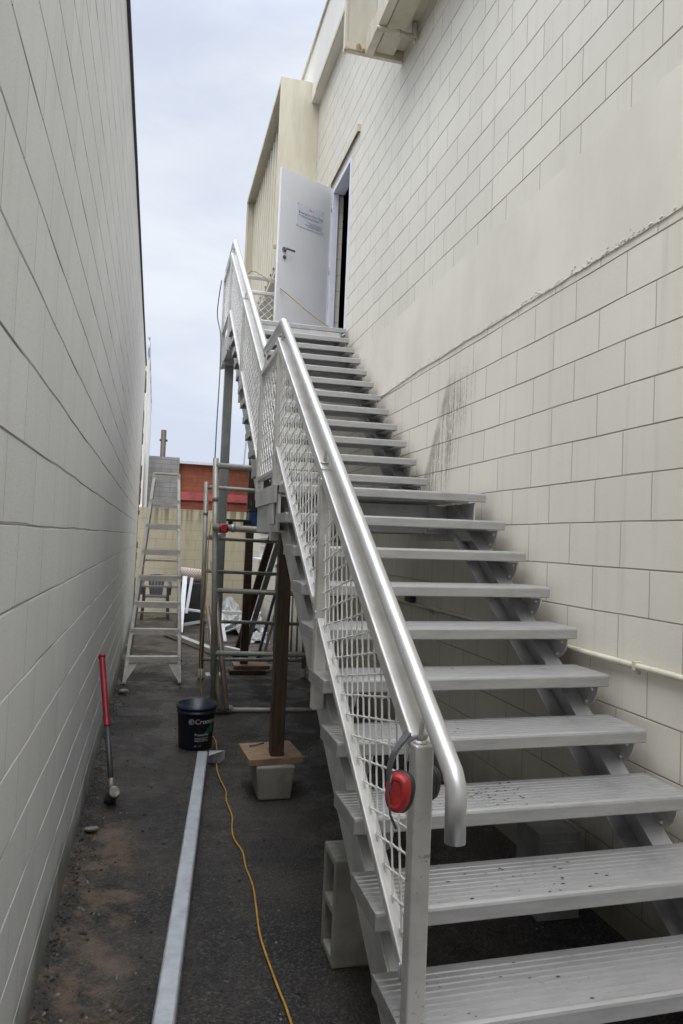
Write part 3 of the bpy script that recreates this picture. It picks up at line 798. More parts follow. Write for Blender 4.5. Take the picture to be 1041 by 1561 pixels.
m = MB(); m.box(.760, .843, 4.50, 4.59, .247, 1.632)
tag(settle(m.build('timber_prop', M['timber_dark'], None, .006)), 'dark wet square timber prop standing on the plywood board under the stair landing', 'timber post')
m = MB(); m.tube([(.67, 4.73, .252), (.76, 4.78, .252)], .004, 6).tube([(.66, 4.725, .252), (.672, 4.731, .252)], .008, 8)
tag(settle(m.build('bolt', M['hammer'])), 'small steel bolt lying on the plywood board', 'bolt')

# hollow concrete block standing on end
m = MB()
x0, x1, y0, y1, hh = .715, .905, 2.67, 2.86, .395
w_ = .032
m.box(x0, x1, y0, y0 + w_, 0, hh).box(x0, x1, y1 - w_, y1, 0, hh)
m.box(x0, x1, y0 + w_, y1 - w_, 0, w_).box(x0, x1, y0 + w_, y1 - w_, hh - w_, hh).box(x0, x1, y0 + w_, y1 - w_, hh / 2 - w_ / 2, hh / 2 + w_ / 2)
tag(settle(m.build('hollow_block', M['concrete'], None, .006)), 'hollow grey concrete block standing on end with two holes facing the lane', 'concrete block')
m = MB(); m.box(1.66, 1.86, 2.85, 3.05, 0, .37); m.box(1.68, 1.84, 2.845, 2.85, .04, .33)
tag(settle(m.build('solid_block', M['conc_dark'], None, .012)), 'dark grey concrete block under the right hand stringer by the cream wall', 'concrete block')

# square hollow beam with end plate, lying on the ground
bm_ = thing('steel_beam', (.2, 3.4, 0), 'silver galvanised square beam with an end bracket lying on the ground', 'steel beam')
a = Vector((.062, 1.2, .048)); b = Vector((.408, 5.245, .048))
a = Vector((.0965 - (2.335 - 1.2) * .1028, 1.2, .04)); b = Vector((.404, 5.25, .04))
m = MB(); m.bar(a, b, .072, .076); m.build('tube', M['galv'], bm_, .009, 3)
m = MB(); d = (b - a).normalized(); r = Vector((d.y, -d.x, 0))
pl = [b + r * .043 + Vector((0, 0, .042)), b + r * .155 + Vector((0, 0, .042)), b + r * .155 + Vector((0, 0, -.01)), b + r * .12 + Vector((0, 0, -.045)), b + r * .043 + Vector((0, 0, -.045))]
pl += [p - d * .008 for p in pl]
m.add(pl, [(0, 1, 2, 3, 4), (9, 8, 7, 6, 5)] + [(i, (i + 1) % 5, 5 + (i + 1) % 5, 5 + i) for i in range(5)])
m.add([b + r * .043 + Vector((0, 0, .042)), b + r * .155 + Vector((0, 0, .042)), b + r * .045 + Vector((0, 0, .042)) - d * .13, b + r * .043 + Vector((0, 0, .036)), b + r * .155 + Vector((0, 0, .036)), b + r * .045 + Vector((0, 0, .036)) - d * .13],
      [(0, 1, 2), (5, 4, 3), (0, 3, 4, 1), (1, 4, 5, 2), (2, 5, 3, 0)])
m.lathe([(.011, 0), (.011, .006), (.0, .006)], b + r * .095 - d * .009 + Vector((0, 0, .008)), 10, 'Y')
m.build('end_bracket', M['galv'], bm_, .001)

# yellow extension cord
cp = [(.52, 1.6), (.51, 2.0), (.512, 2.40), (.497, 2.65), (.486, 2.92), (.50, 3.15), (.512, 3.35), (.504, 3.55), (.508, 3.72), (.484, 3.88), (.486, 4.02), (.505, 4.2), (.497, 4.45), (.51, 4.62), (.497, 4.8), (.49, 5.02), (.505, 5.3), (.53, 5.55), (.535, 5.8), (.50, 6.05), (.47, 6.3), (.475, 6.5)]
pts = [Vector((x, y, .007)) for x, y in cp] + [Vector(p) for p in ((.497, 6.58, .02), (.488, 6.62, .10), (.462, 6.64, .3), (.452, 6.64, .5), (.458, 6.64, .8), (.475, 6.64, 1.2), (.47, 6.64, 1.5), (.49, 6.66, 1.74))]
def smooth_path(p, n=5):
    out = []
    for i in range(len(p) - 1):
        p0 = p[max(i - 1, 0)]; p1 = p[i]; p2 = p[i + 1]; p3 = p[min(i + 2, len(p) - 1)]
        for j in range(n):
            t = j / n
            out.append(.5 * ((2 * p1) + (p2 - p0) * t + (2 * p0 - 5 * p1 + 4 * p2 - p3) * t * t + (3 * p1 - p0 - 3 * p2 + p3) * t ** 3))
    return out + [p[-1]]
m = MB(); m.tube(smooth_path(pts), .0045, 8)
tag(settle(m.build('extension_cord', M['cord'])), 'yellow orange extension cord snaking along the wet ground and up the scaffold', 'cord')
m = MB(); pts = [Vector(p) for p in ((1.97, 8.05, 3.965), (1.90, 8.07, 4.00), (1.62, 8.25, 4.235), (1.33, 8.38, 4.50), (1.06, 8.84, 4.85), (.97, 8.90, 4.86), (.93, 8.93, 4.75), (.92, 8.95, 4.3))]
m.tube(smooth_path(pts), .006, 6)
tag(settle(m.build('power_cable', M['cord_dark'])), 'thin tan cable running from the upstairs doorway over the far landing handrail', 'cable')
m = MB(); m.tube(smooth_path([Vector(p) for p in ((.632, 8.84, 4.70), (.60, 8.86, 4.3), (.64, 8.7, 4.0), (.63, 8.4, 3.62), (.60, 8.0, 3.25), (.55, 7.4, 2.72), (.50, 6.74, 2.26))]), .006, 6)
tag(settle(m.build('hanging_cable', M['cable'])), 'thin dark cable hanging from the top landing down to the scaffold', 'cable')

# bucket
bk = thing('plastic_bucket', (.375, 5.66, 0), 'navy blue plastic bucket with white lettering beside the end of the steel beam', 'bucket')
bc = (.375, 5.66, 0); RB, RTp, HB = .125, .147, .325
m = MB(); m.lathe([(0, .012), (RB - .006, .012), (RTp - .006, HB), (RTp, HB), (RTp - .001, HB - .012), (RTp + .006, HB - .014), (RTp + .006, HB - .03), (RTp - .003, HB - .032), (RTp - .004, HB - .05), (RTp + .003, HB - .052), (RTp + .002, HB - .06), (RTp - .006, HB - .062), (RB, .008), (RB - .006, 0), (0, 0)], bc, 40)
m.build('pail', M['bucket'], bk)
m = MB(); m.lathe([(0, HB - .06), (RTp - .012, HB - .06)], bc, 30); m.build('contents', M['bucket_in'], bk)
def wrap(z0, th0):
    def f(x, y, z):
        zz = z0 + y; rr_ = RB + (RTp - .006 - RB) * (zz - .008) / (HB - .07) + .0012
        a = -math.pi / 2 + th0 + x / rr_
        return Vector((bc[0] + rr_ * math.cos(a), bc[1] + rr_ * math.sin(a), zz))
    return f
m = MB(); f = wrap(.195, -.12)
text_mesh(m, 'Crommelin', .052, f); 
pr = [];
for r0, r1, a0, a1 in ((.0165, .0205, 0, 360), (.006, .010, 40, 320)):
    n_ = 22; vs = [f(-.026 + rr_ * math.cos(R(a0 + (a1 - a0) * j / n_)), .016 + rr_ * math.sin(R(a0 + (a1 - a0) * j / n_)), 0) for j in range(n_ + 1) for rr_ in (r0, r1)]
    m.add(vs, [(2 * j, 2 * j + 1, 2 * j + 3, 2 * j + 2) for j in range(n_)])
text_mesh(m, 'Powerlay', .03, wrap(.105, -.12))
for j, (zz, x0_, x1_) in enumerate(((.088, 0, .11), (.077, 0, .10), (.066, 0, .115), (.03, -.0, .02), (.03, .035, .055))):
    m.add([wrap(zz, -.12)(x0_ + (x1_ - x0_) * t / 8, q, 0) for t in range(9) for q in (0, .0032)], [(2 * t, 2 * t + 1, 2 * t + 3, 2 * t + 2) for t in range(8)])
m.build('lettering', M['print_white'], bk)
m = MB(); fs_ = wrap(.10, .3)
m.add([fs_(.01 + .085 * t / 8, q * (.02 + .06 * t / 8) + .03 * t / 8, -.0) + Vector((0, .0006, 0)) for t in range(9) for q in (0, 1)], [(2 * t, 2 * t + 1, 2 * t + 3, 2 * t + 2) for t in range(8)])
m.build('printed_swoosh', M['print_green'], bk)
m = MB(); pts = []
for i in range(15):
    a = math.pi * i / 14; pts.append((bc[0] + .153 * math.cos(a), bc[1] + .155 * math.sin(a) * .97, HB - .055 + .04 * math.sin(a) * 0 - .0))
m.tube(pts, .0028, 6, up=(0, 0, 1)); m.build('wire_handle', M['hammer'], bk)

# sledgehammer leaning on the wall
sh = thing('sledgehammer', (-.17, 4.5, 0), 'sledgehammer with red grip and steel head leaning against the grey wall', 'hammer')
h0 = Vector((-.165, 4.50, .06)); h1 = Vector((-.292, 4.98, .79))
def on_h(t): return h0.lerp(h1, t)
m = MB(); m.tube([on_h(0), on_h(.46)], .0165, 12); m.build('shaft', M['fibre'], sh)
m = MB(); m.tube([on_h(.46), on_h(.47), on_h(.97), on_h(.975), on_h(1)], .019, 12)
m.tube([on_h(.975), on_h(1.0)], .0225, 12); m.build('grip', M['red_grip'], sh)
hd_ = (h1 - h0).normalized(); fw = Vector((.25, -1, 0)); fw = (fw - hd_ * fw.dot(hd_)).normalized()
cH = h0 + Vector((0, 0, -.012))
prof = [(.036 * math.cos(2 * math.pi * (j + .5) / 8), .036 * math.sin(2 * math.pi * (j + .5) / 8)) for j in range(8)]
m = MB(); m.sweep([cH - fw * .085, cH - fw * .075, cH + fw * .075, cH + fw * .085], prof, smooth=False)
m.tube([on_h(.03), on_h(.1)], .0225, 12)
m.build('head', M['hammer'], sh, .006)

# ear muffs hung over the newel post
em = thing('ear_muffs', (.66, 1.74, .85), 'red ear muffs with black headband hung over the lowest balustrade post', 'ear muffs')
def pw(v): return math.copysign(abs(v) ** .82, v)
def cup(c, ax, mb_r, mb_b):
    c = Vector(c); ax = Vector(ax).normalized(); up = Vector((0, -.12, 1)); up = (up - ax * up.dot(ax)).normalized(); s = up.cross(ax).normalized()
    def ring(t, a, b, n=28, skew=0): return [c + ax * t + up * (b * pw(math.cos(2 * math.pi * j / n))) + s * (a * pw(math.sin(2 * math.pi * j / n)) * (1 + .08 * math.cos(2 * math.pi * j / n))) for j in range(n)]
    def loft(mb, rings):
        n = len(rings[0]); vs = [p for r_ in rings for p in r_]
        mb.add(vs, [(i * n + j, i * n + (j + 1) % n, (i + 1) * n + (j + 1) % n, (i + 1) * n + j) for i in range(len(rings) - 1) for j in range(n)] + [tuple(range(n)), tuple((len(rings) - 1) * n + j for j in range(n))], lambda f_: len(f_) == 4)
    loft(mb_b, [ring(-.012, .026, .038), ring(-.012, .034, .048), ring(.0, .036, .05), ring(.006, .031, .045)])
    loft(mb_r, [ring(.005, .033, .047), ring(.012, .033, .047), ring(.020, .031, .045), ring(.027, .026, .040), ring(.0285, .020, .032), ring(.026, .018, .029), ring(.027, .012, .02)])
mr, mk = MB(), MB()
cup((.606, 1.690, .985), (-.75, -.62, .05), mr, mk)
mr.build('ear_cup', M['red_plastic'], em, .0015, 2); mk.build('cushion', M['black'], em)
mr, mk = MB(), MB()
cup((.735, 1.845, .95), (.95, .3, .05), mr, mk)
mr.build('ear_cup', M['black'], em); mk.build('cushion', M['black'], em)
m = MB(); pts = smooth_path([Vector(p) for p in ((.580, 1.690, .985), (.577, 1.695, 1.03), (.590, 1.705, 1.068), (.622, 1.735, 1.092), (.662, 1.79, 1.099), (.70, 1.83, 1.08), (.735, 1.85, 1.03), (.75, 1.85, .94))])
m.sweep(pts, [(.010, .0035), (-.010, .0035), (-.010, -.0035), (.010, -.0035)], up=(0, 1, 0), smooth=False)
m.tube([(.580, 1.68, 1.03), (.571, 1.68, .99), (.578, 1.675, .935), (.592, 1.67, .905)], .003, 6)
m.build('headband', M['grey_foam'], em)

# stepladder
ld = thing('stepladder', (.05, 8.3, 0), 'worn aluminium stepladder standing open beside the grey wall', 'ladder')
fl0, fl1 = Vector((-.235, 8.0, .01)), Vector((-.035, 8.62, 2.285)); fr0, fr1 = Vector((.335, 8.0, .01)), Vector((.235, 8.62, 2.285))
m = MB(); m.bar(fl0, fl1, .034, .065, (0, 1, 0)); m.build('front_rail', M['ladder'], ld, .003)
m = MB(); m.bar(fr0, fr1, .034, .065, (0, 1, 0)); m.build('front_rail', M['ladder'], ld, .003)
for k in range(8):
    t = (k + 1) / 8.05
    a_, b_ = fl0.lerp(fl1, t), fr0.lerp(fr1, t)
    t = (.265 + .2845 * k) / 2.285; a_, b_ = fl0.lerp(fl1, t), fr0.lerp(fr1, t)
    m = MB(); y_ = a_.y; z_ = a_.z
    m.box(a_.x - .01, b_.x + .01, y_ - .04, y_ - .034, z_ - .05, z_ + .012).box(a_.x, b_.x, y_ - .034, y_ + .05, z_ + .004, z_ + .012)
    for xx in (a_.x - .008, b_.x + .008): m.tube([(xx, y_ - .041, z_ - .02), (xx, y_ - .048, z_ - .02)], .006, 8)
    m.build('step', M['ladder'], ld)
rl0, rl1 = Vector((-.215, 9.45, .01)), Vector((-.025, 8.70, 2.2)); rr0, rr1 = Vector((.40, 9.45, .01)), Vector((.24, 8.70, 2.2))
m = MB(); m.bar(rl0, rl1, .022, .045, (0, 1, 0)); m.build('rear_rail', M['ladder'], ld, .003)
m = MB(); m.bar(rr0, rr1, .022, .045, (0, 1, 0)); m.build('rear_rail', M['ladder'], ld, .003)
for zz in (.62, .95, 1.27):
    t = zz / 2.2; a_, b_ = rl0.lerp(rl1, t), rr0.lerp(rr1, t); m = MB(); m.bar(a_, b_, .03, .02); m.build('rear_brace', M['ladder'], ld)
m = MB()
for (f0, sgn2) in ((fl0, 1), (fr0, -1)):
    m.add([(f0.x, f0.y + .0, .04), (f0.x + .02 * sgn2, f0.y, .04), (f0.x + .14 * sgn2, f0.y + .05, .232), (f0.x + .03 * sgn2, f0.y + .05, .232),
           (f0.x, f0.y + .004, .04), (f0.x + .02 * sgn2, f0.y + .004, .04), (f0.x + .14 * sgn2, f0.y + .054, .232), (f0.x + .03 * sgn2, f0.y + .054, .232)],
          [(0, 1, 2, 3), (7, 6, 5, 4), (0, 4, 5, 1), (1, 5, 6, 2), (2, 6, 7, 3), (3, 7, 4, 0)])
each(m, 'foot_gusset', M['ladder'], ld)
m = MB()
for f0 in (fl0, fr0, rl0, rr0): m.box(f0.x - .014, f0.x + .014, f0.y - .03, f0.y + .03, 0, .03)
each(m, 'rubber_foot', M['black'], ld, .003)
m = MB(); m.bar(fl1 + Vector((-.01, .03, .0)), fr1 + Vector((.01, .03, .0)), .14, .02); m.build('top_cap', M['ladder'], ld, .003)
m = MB()
for f0, f1, r0_, r1_ in ((fl0, fl1, rl0, rl1), (fr0, fr1, rr0, rr1)):
    m.bar(f0.lerp(f1, .5), r0_.lerp(r1_, .55), .004, .02)
each(m, 'spreader', M['ladder'], ld)

# scaffold tower
sc = thing('scaffold_tower', (1.0, 7.5, 0), 'grey galvanised tube scaffold tower with end frames beside and under the stairs', 'scaffold')
def frame_(y, xl0, xl1, xr_, rungs, top, foot=0.0):
    for (xa, xb) in ((xl0, xl1), (xr_, xr_ - .02)):
        m = MB(); m.tube([(xa, y, foot), (xb, y, top)], .026, 12); m.tube([(xa + (xb - xa) * .83, y, top * .83), (xa + (xb - xa) * .85, y, top * .85)], .030, 12)
        m.build('standard', M['galv_dark'], sc)
    for z, r_ in rungs:
        x_ = xl0 + (xl1 - xl0) * z / top
        m = MB(); m.tube([(x_, y, z), (xr_, y, z - .02)], r_, 12, up=(0, 0, 1)); m.build('rung', M['galv_dark'], sc)
frame_(6.7, .592, .505, 1.72, ((2.235, .027), (1.10, .023), (.535, .023), (.025, .024)), 2.30)
frame_(8.3, .575, .535, 1.74, ((2.14, .024), (1.57, .02), (1.20, .02), (.64, .02), (.22, .02)), 2.2, .1)
m = MB(); m.tube([(.50, 6.64, 1.672), (1.80, 6.64, 1.645)], .030, 14, up=(0, 0, 1)); m.build('ledger', M['galv_dark'], sc)
m = MB(); m.tube([(.56, 6.61, 1.665), (.635, 6.61, 1.665)], .040, 12, up=(0, 0, 1)).box(.575, .625, 6.56, 6.62, 1.63, 1.70); m.build('coupler', M['red_plastic'], sc, .006)
m = MB(); m.tube([(.665, 6.64, 1.668), (.70, 6.64, 1.668)], .037, 12, up=(0, 0, 1)); m.build('coupler', M['galv'], sc)
for xx in (.60, 1.72):
    m = MB(); m.tube([(xx, 6.74, 1.60), (xx, 8.28, 1.60)], .021, 10); m.build('side_bar', M['galv_dark'], sc)
m = MB(); m.box(.62, 1.68, 6.67, 8.25, 1.655, 1.70); m.build('platform', M['board_green'], sc, .004)
for xx in (.575, 1.74):
    m = MB(); m.lathe([(0, 0), (.036, 0), (.036, .02), (.031, .03), (.031, .11), (0, .11)], (xx, 8.3, 0), 14); m.build('foot', M['galv_dark'], sc)
m = MB(); m.tube([(.56, 6.7, .035), (.76, 6.7, .03)], .038, 12, up=(0, 0, 1)); m.build('sleeve', M['galv_dark'], sc)
for (a_, b_, q) in (((.645, 6.60, .05), (.52, 7.05, .92), 'stained grey prop tube leaning on the scaffold, shorter left one of the pair'), ((.70, 6.61, .05), (.57, 7.3, 1.33), 'stained grey prop tube leaning on the scaffold, longer right one of the pair')):
    m = MB(); m.tube([a_, b_], .025, 12); tag(settle(m.build('prop_tube', M['pipe_copper'])), q, 'tube', 'prop tubes leaning on the scaffold')
# things on the platform
gas = thing('tool_case', (.93, 6.95, 1.70), 'small blue tool case with black lid on the scaffold platform', 'tool case')
m = MB(); m.box(.86, 1.05, 6.9, 7.08, 1.701, 1.835); m.build('case_body', M['blue'], gas, .012)
m = MB(); m.box(.855, 1.055, 6.895, 7.085, 1.835, 1.86); m.tube([(.89, 6.98, 1.86), (.89, 6.98, 1.93), (.96, 6.98, 1.935), (.98, 6.98, 1.86)], .012, 8); m.box(.885, .95, 6.95, 7.01, 1.86, 1.94)
m.build('lid', M['black'], gas, .006)
m = MB(); m.box(.64, .87, 6.82, 6.9, 1.735, 1.757).box(.66, .70, 6.83, 6.88, 1.701, 1.735).box(.80, .85, 6.83, 6.88, 1.701, 1.735)
tag(settle(m.build('spirit_level', M['black'], None, .003)), 'black bar tool lying on the scaffold platform left of the blue case', 'tool')
m = MB(); m.tube(smooth_path([Vector(p) for p in ((.96, 6.88, 1.87), (1.03, 6.86, 1.84), (1.09, 6.9, 1.82), (1.10, 7.0, 1.71))]), .008, 6)
tag(settle(m.build('hose', M['black'])), 'short black hose hanging off the blue tool case', 'hose')
m = MB(); m.box(1.06, 1.15, 8.72, 8.81, .09, 3.64)
tag(settle(m.build('timber_post', M['timber_dark'], None, .005)), 'tall dark timber post standing on packing pieces under the top landing', 'timber post')
m = MB(); m.box(.98, 1.40, 8.62, 8.92, .045, .088)
tag(settle(m.build('packing_board', M['timber_plate'], None, .004)), 'brown packing board right under the tall timber post', 'board')
m = MB(); m.box(.92, 1.34, 8.55, 8.75, 0, .044)
tag(settle(m.build('packing_plank', M['timber_dark'], None, .004)), 'dark wet plank on the ground under the packing board', 'board')
# leaning timbers
m = MB(); m.bar((1.50, 9.0, 1.95), (1.10, 9.6, .02), .05, .09, (1, 0, 0))
tag(settle(m.build('leaning_timber', M['timber_dark'], None, .004)), 'dark brown timber leaning diagonally behind the timber prop', 'timber')
m = MB(); m.bar((1.62, 9.1, 1.95), (1.20, 9.65, .02), .04, .07, (1, 0, 0))
tag(settle(m.build('leaning_stud', M['galv_post'], None, .004)), 'grey steel stud leaning behind the dark diagonal timber', 'stud')
al = thing('aluminium_plank', (1.45, 9.0, 0), 'blue edged silver ladder section leaning steeply right of the diagonal timber', 'ladder')
m = MB(); m.bar((1.66, 8.9, 1.75), (1.30, 9.1, .02), .028, .07, (0, 1, 0)); m.build('side_rail', M['blue_grey'], al, .003)
m = MB(); m.bar((1.73, 8.9, 1.75), (1.37, 9.1, .02), .028, .07, (0, 1, 0)); m.build('side_rail', M['galv'], al, .003)
al['label'] = 'narrow leaning section with one blue and one silver rail right of the diagonal timber'; al.name = 'leaning_section'
# dark vertical bars seen under the stair
bg = thing('bar_bundle', (1.55, 9.4, 0), 'dark upright bars of a steel gate panel leaning on the cream wall under the stairs', 'gate panel')
for i in range(5):
    m = MB(); m.tube([(1.55 + .075 * i, 9.3, .02), (1.55 + .075 * i, 9.36, 1.25)], .014, 8); m.build('bar', M['galv_dark'], bg)
m = MB(); m.tube([(1.53, 9.36, 1.25), (1.87, 9.36, 1.25)], .016, 8, up=(0, 0, 1)); m.tube([(1.53, 9.3, .05), (1.87, 9.3, .05)], .016, 8, up=(0, 0, 1)); m.build('cross_bar', M['galv_dark'], bg)
bg.name = 'gate_panel'

# plastic chair
ch = thing('plastic_chair', (.08, 14.4, 0), 'dark grey plastic garden chair by the tan wall seen through the stepladder', 'chair')
m = MB(); cx_, cy_ = .08, 14.3
m.box(cx_ - .21, cx_ + .21, cy_ - .2, cy_ + .2, .41, .435); m.build('seat', M['plastic_grey'], ch, .01)
m = MB()
arc = [(cx_ - .25 , .43), (cx_ - .26, .62), (cx_ - .22, .72), (cx_ - .13, .78), (cx_, .795), (cx_ + .13, .78), (cx_ + .22, .72), (cx_ + .26, .62), (cx_ + .25, .43)]
m.sweep(smooth_path([Vector((x, cy_ + .2 + (.05 if z > .7 else 0), z)) for x, z in arc]), [(.016, .03), (-.016, .03), (-.016, -.03), (.016, -.03)], up=(0, 1, 0), smooth=False)
m.build('back_frame', M['plastic_grey'], ch)
m = MB()
for i in range(5):
    x = cx_ + (i - 2) * .045; m.bar((x, cy_ + .19, .43), (cx_ + (i - 2) * .066, cy_ + .25, .775), .050, .012, (0, 1, 0))
m.build('back_slats', M['plastic_grey'], ch)
for sx_ in (-1, 1):
    m = MB(); m.bar((cx_ + sx_ * .24, cy_ - .2, .63), (cx_ + sx_ * .25, cy_ + .22, .64), .05, .02); m.build('armrest', M['plastic_grey'], ch, .006)
    for sy_ in (-1, 1):
        m = MB(); m.bar((cx_ + sx_ * .24, cy_ + sy_ * .23, .0), (cx_ + sx_ * .21, cy_ + sy_ * .19, .62 if sy_ < 0 else .43), .05, .04, (0, 1, 0)); m.build('leg', M['plastic_grey'], ch, .005)

# white stepladder fallen open, roll of lace-like carpet, black bin
rl = thing('carpet_roll', (.67, 13.5, 0), 'rolled white and brown patterned rug resting on top of the black crate', 'rug')
m, nt, b_ = new_mat('patterned_rug')
vo = N(nt, 'ShaderNodeTexChecker', Scale=44.0); L(nt, coords(nt, (1, .6, 1)), vo.inputs['Vector']); vo.inputs['Color1'].default_value = (.62, .6, .56, 1); vo.inputs['Color2'].default_value = (.38, .27, .2, 1)
L(nt, vo.outputs['Color'], b_.inputs['Base Color']); b_.inputs['Roughness'].default_value = .9
m2 = MB(); m2.tube([(.43, 13.5, .91), (.95, 13.5, .865)], .115, 18, up=(0, 0, 1)); m2.build('roll', m, rl)
m2 = MB(); m2.tube([(.425, 13.5, .91), (.43, 13.5, .91)], .085, 14, up=(0, 0, 1)); m2.build('roll_end', M['white_sheet'], rl)
cr = MB(); cr.box(.46, .92, 13.35, 13.75, .25, .76); cr.box(.47, .91, 13.36, 13.74, .0, .25)
tag(settle(cr.build('black_crate', M['black'], None, .03)), 'black plastic crate under the rolled rug at the end of the lane', 'crate')
fs2 = thing('folded_stool', (.6, 12.6, 0), 'white aluminium step stool leaning in front of the black crate', 'step stool')
m = MB(); m.bar((.475, 12.0, .03), (.545, 12.9, .88), .075, .03, (0, 1, 0)); m.build('rail', M['frame'], fs2)
m = MB(); m.bar((.58, 12.6, .28), (.665, 12.9, .86), .05, .03, (0, 1, 0)); m.build('rail', M['frame'], fs2)
m = MB(); m.bar((.48, 12.72, .35), (.95, 12.6, .30), .10, .03); m.build('tread', M['frame'], fs2)
m = MB(); m.bar((.47, 12.6, .08), (.95, 12.3, .20), .05, .05); m.build('leg', M['frame'], fs2)
for (a_, b_, q) in (((.24, 11.9, .05), (.99, 9.6, .04), 'long pale aluminium channel lying diagonally on the ground behind the scaffold'),):
    mm = MB(); mm.bar(a_, b_, .10, .07); tag(settle(mm.build('aluminium_channel', M['alu'], None, .004)), q, 'metal channel')
mm = MB(); mm.bar((.95, 9.5, .16), (1.55, 8.95, .10), .07, .06); tag(settle(mm.build('short_channel', M['frame'], None, .004)), 'short white metal channel end lying by the packing boards', 'metal channel')
# crumpled sheeting pile
rp = random.Random(21)
def crumple(name, cx0, cy0, sx0, sy0, hgt, label, seed):
    rn = random.Random(seed); n = 16; vs = []
    ph = [(rn.uniform(4, 16), rn.uniform(4, 16), rn.uniform(0, 6)) for _ in range(5)]
    for j in range(n + 1):
        for i in range(n + 1):
            u, v = i / n * 2 - 1, j / n * 2 - 1
            rad = max(0, 1 - (u * u + v * v) * .75)
            z = hgt * rad * (.65 + .35 * sum(abs(math.sin(a_ * u + b_ * v + c_)) for a_, b_, c_ in ph) / 3 - .2) + rn.uniform(-.02, .02) * (1 if rad > .1 else 0)
            vs.append((cx0 + u * sx0 + rn.uniform(-.02, .02), cy0 + v * sy0 + rn.uniform(-.02, .02), max(.006, z)))
    mb = MB(); mb.add(vs, [(j * (n + 1) + i, j * (n + 1) + i + 1, (j + 1) * (n + 1) + i + 1, (j + 1) * (n + 1) + i) for j in range(n) for i in range(n)])
    o = mb.build(name, M['white_sheet']); s_ = o.modifiers.new('solid', 'SOLIDIFY'); s_.thickness = .004
    return tag(settle(o), label, 'plastic sheet', 'crumpled white plastic sheeting')
crumple('plastic_sheeting', 1.28, 12.4, .30, .35, .62, 'crumpled white plastic sheeting heap behind the grey support post', 4)
crumple('plastic_sheeting', 1.70, 12.6, .22, .4, .40, 'smaller crumpled white sheeting heap against the cream wall', 8)
crumple('plastic_sheeting', 1.62, 11.3, .18, .2, .16, 'low torn scrap of white sheeting in front of the two heaps', 9)
mm = MB(); mm.bar((1.12, 11.2, .0), (1.05, 11.5, .45), .05, .04, (0, 1, 0)).bar((1.02, 11.5, .42), (1.4, 11.6, .40), .06, .05)
tag(settle(mm.build('bent_bracket', M['frame'], None, .004)), 'angled white metal bracket standing in front of the plastic sheeting', 'bracket')
rk_ = random.Random(8)
for i, (x, y, l_, a_, z_) in enumerate(((1.15, 12.0, .5, .4, .12), (1.38, 11.8, .6, -.3, .2), (1.05, 12.9, .45, 1.2, .1), (1.6, 12.1, .5, .8, .25))):
    mm = MB(); mm.bar((x - l_ / 2 * math.cos(a_), y - l_ / 2 * math.sin(a_), .03), (x + l_ / 2 * math.cos(a_), y + l_ / 2 * math.sin(a_), z_ + .1), .07, .02)
    tag(settle(mm.build('metal_offcut', M['frame'], None, .003)), 'short white metal offcut thrown on the rubbish heap at the lane end', 'offcut', 'white metal offcuts on the rubbish heap')
# small stones
for i, (x, y, r_, q) in enumerate(((-.245, 4.10, .035, 'flat pale stone near the sledgehammer head'), (-.22, 7.55, .05, 'pale broken lump by the wall at the stepladder foot'))):
    mm = MB(); mm.rock((x, y, r_ * .45), r_, (1.1, 1.1, .55), 30 + i); tag(settle(mm.build('stone', M['stone'])), q, 'stone', 'pale stones by the grey wall')
# flakes of mud and leaf on the treads
mm = MB(); rg = random.Random(5)
for k, n_, xc, sx_ in ((8, 34, 1.25, .1), (7, 90, 1.2, .07), (7, 30, .98, .08), (8, 26, .98, .2), (6, 16, 1.15, .1), (9, 24, 1.1, .25), (5, 10, 1.2, .3), (4, 14, 1.1, .1)):
    yb, zb = N0[0] - G * k, N0[1] - RI * k
    for i in range(n_):
        p_ = sk((min(1.86, max(.72, rg.gauss(xc, sx_))), yb + rg.uniform(.02, .24), zb)); r_ = .0012 + .0034 * rg.random() ** 3
        mm.rock((p_[0], p_[1], p_[2] + .0008), r_, (2.2, 1, .35), i, 1)
kind(mm.build('mud_flakes', M['grit']), 'stuff', 'dark mud flakes and leaf bits sprinkled on the lower stair treads', 'mud')
# loose grit and leaf litter along the wall foot and over the lane
mm = MB(); rg = random.Random(99)
for i in range(1500):
    y = rg.uniform(1.6, 9.5)
    x = XL + abs(rg.gauss(0, .055)) + .005 if i < 900 else rg.uniform(XL, 1.9)
    r_ = rg.uniform(.003, .010) * (1.5 if rg.random() < .06 else 1)
    mm.rock((x, y, gz(x, y) + r_ * .3), r_, (1, 1.2, .6), i, 1)
kind(mm.build('grit', M['grit']), 'stuff', 'dark grit and leaf litter scattered on the ground, thickest along the grey wall', 'grit')
mm = MB()
for i in range(220):
    y = rg.uniform(1.8, 9.5); x = XL + abs(rg.gauss(0, .07)) + .01 if i < 110 else rg.uniform(XL, 1.9)
    r_ = rg.uniform(.003, .008); mm.rock((x, y, gz(x, y) + r_ * .3), r_, (1, 1.2, .6), i, 1)
for i in range(70):      # curled leaves and splinters
    y = rg.uniform(1.9, 8); x = XL + abs(rg.gauss(0, .12)) + .02 if i < 45 else rg.uniform(XL, 1.2); a_ = rg.uniform(0, 3.14); l_ = rg.uniform(.006, .022)
    mm.bar((x, y, .004), (x + l_ * math.cos(a_), y + l_ * math.sin(a_), .006 + rg.uniform(0, .006)), .004, .0015)
kind(mm.build('pale_chips', M['stone']), 'stuff', 'pale mortar chips sprinkled over the wet asphalt', 'chips')

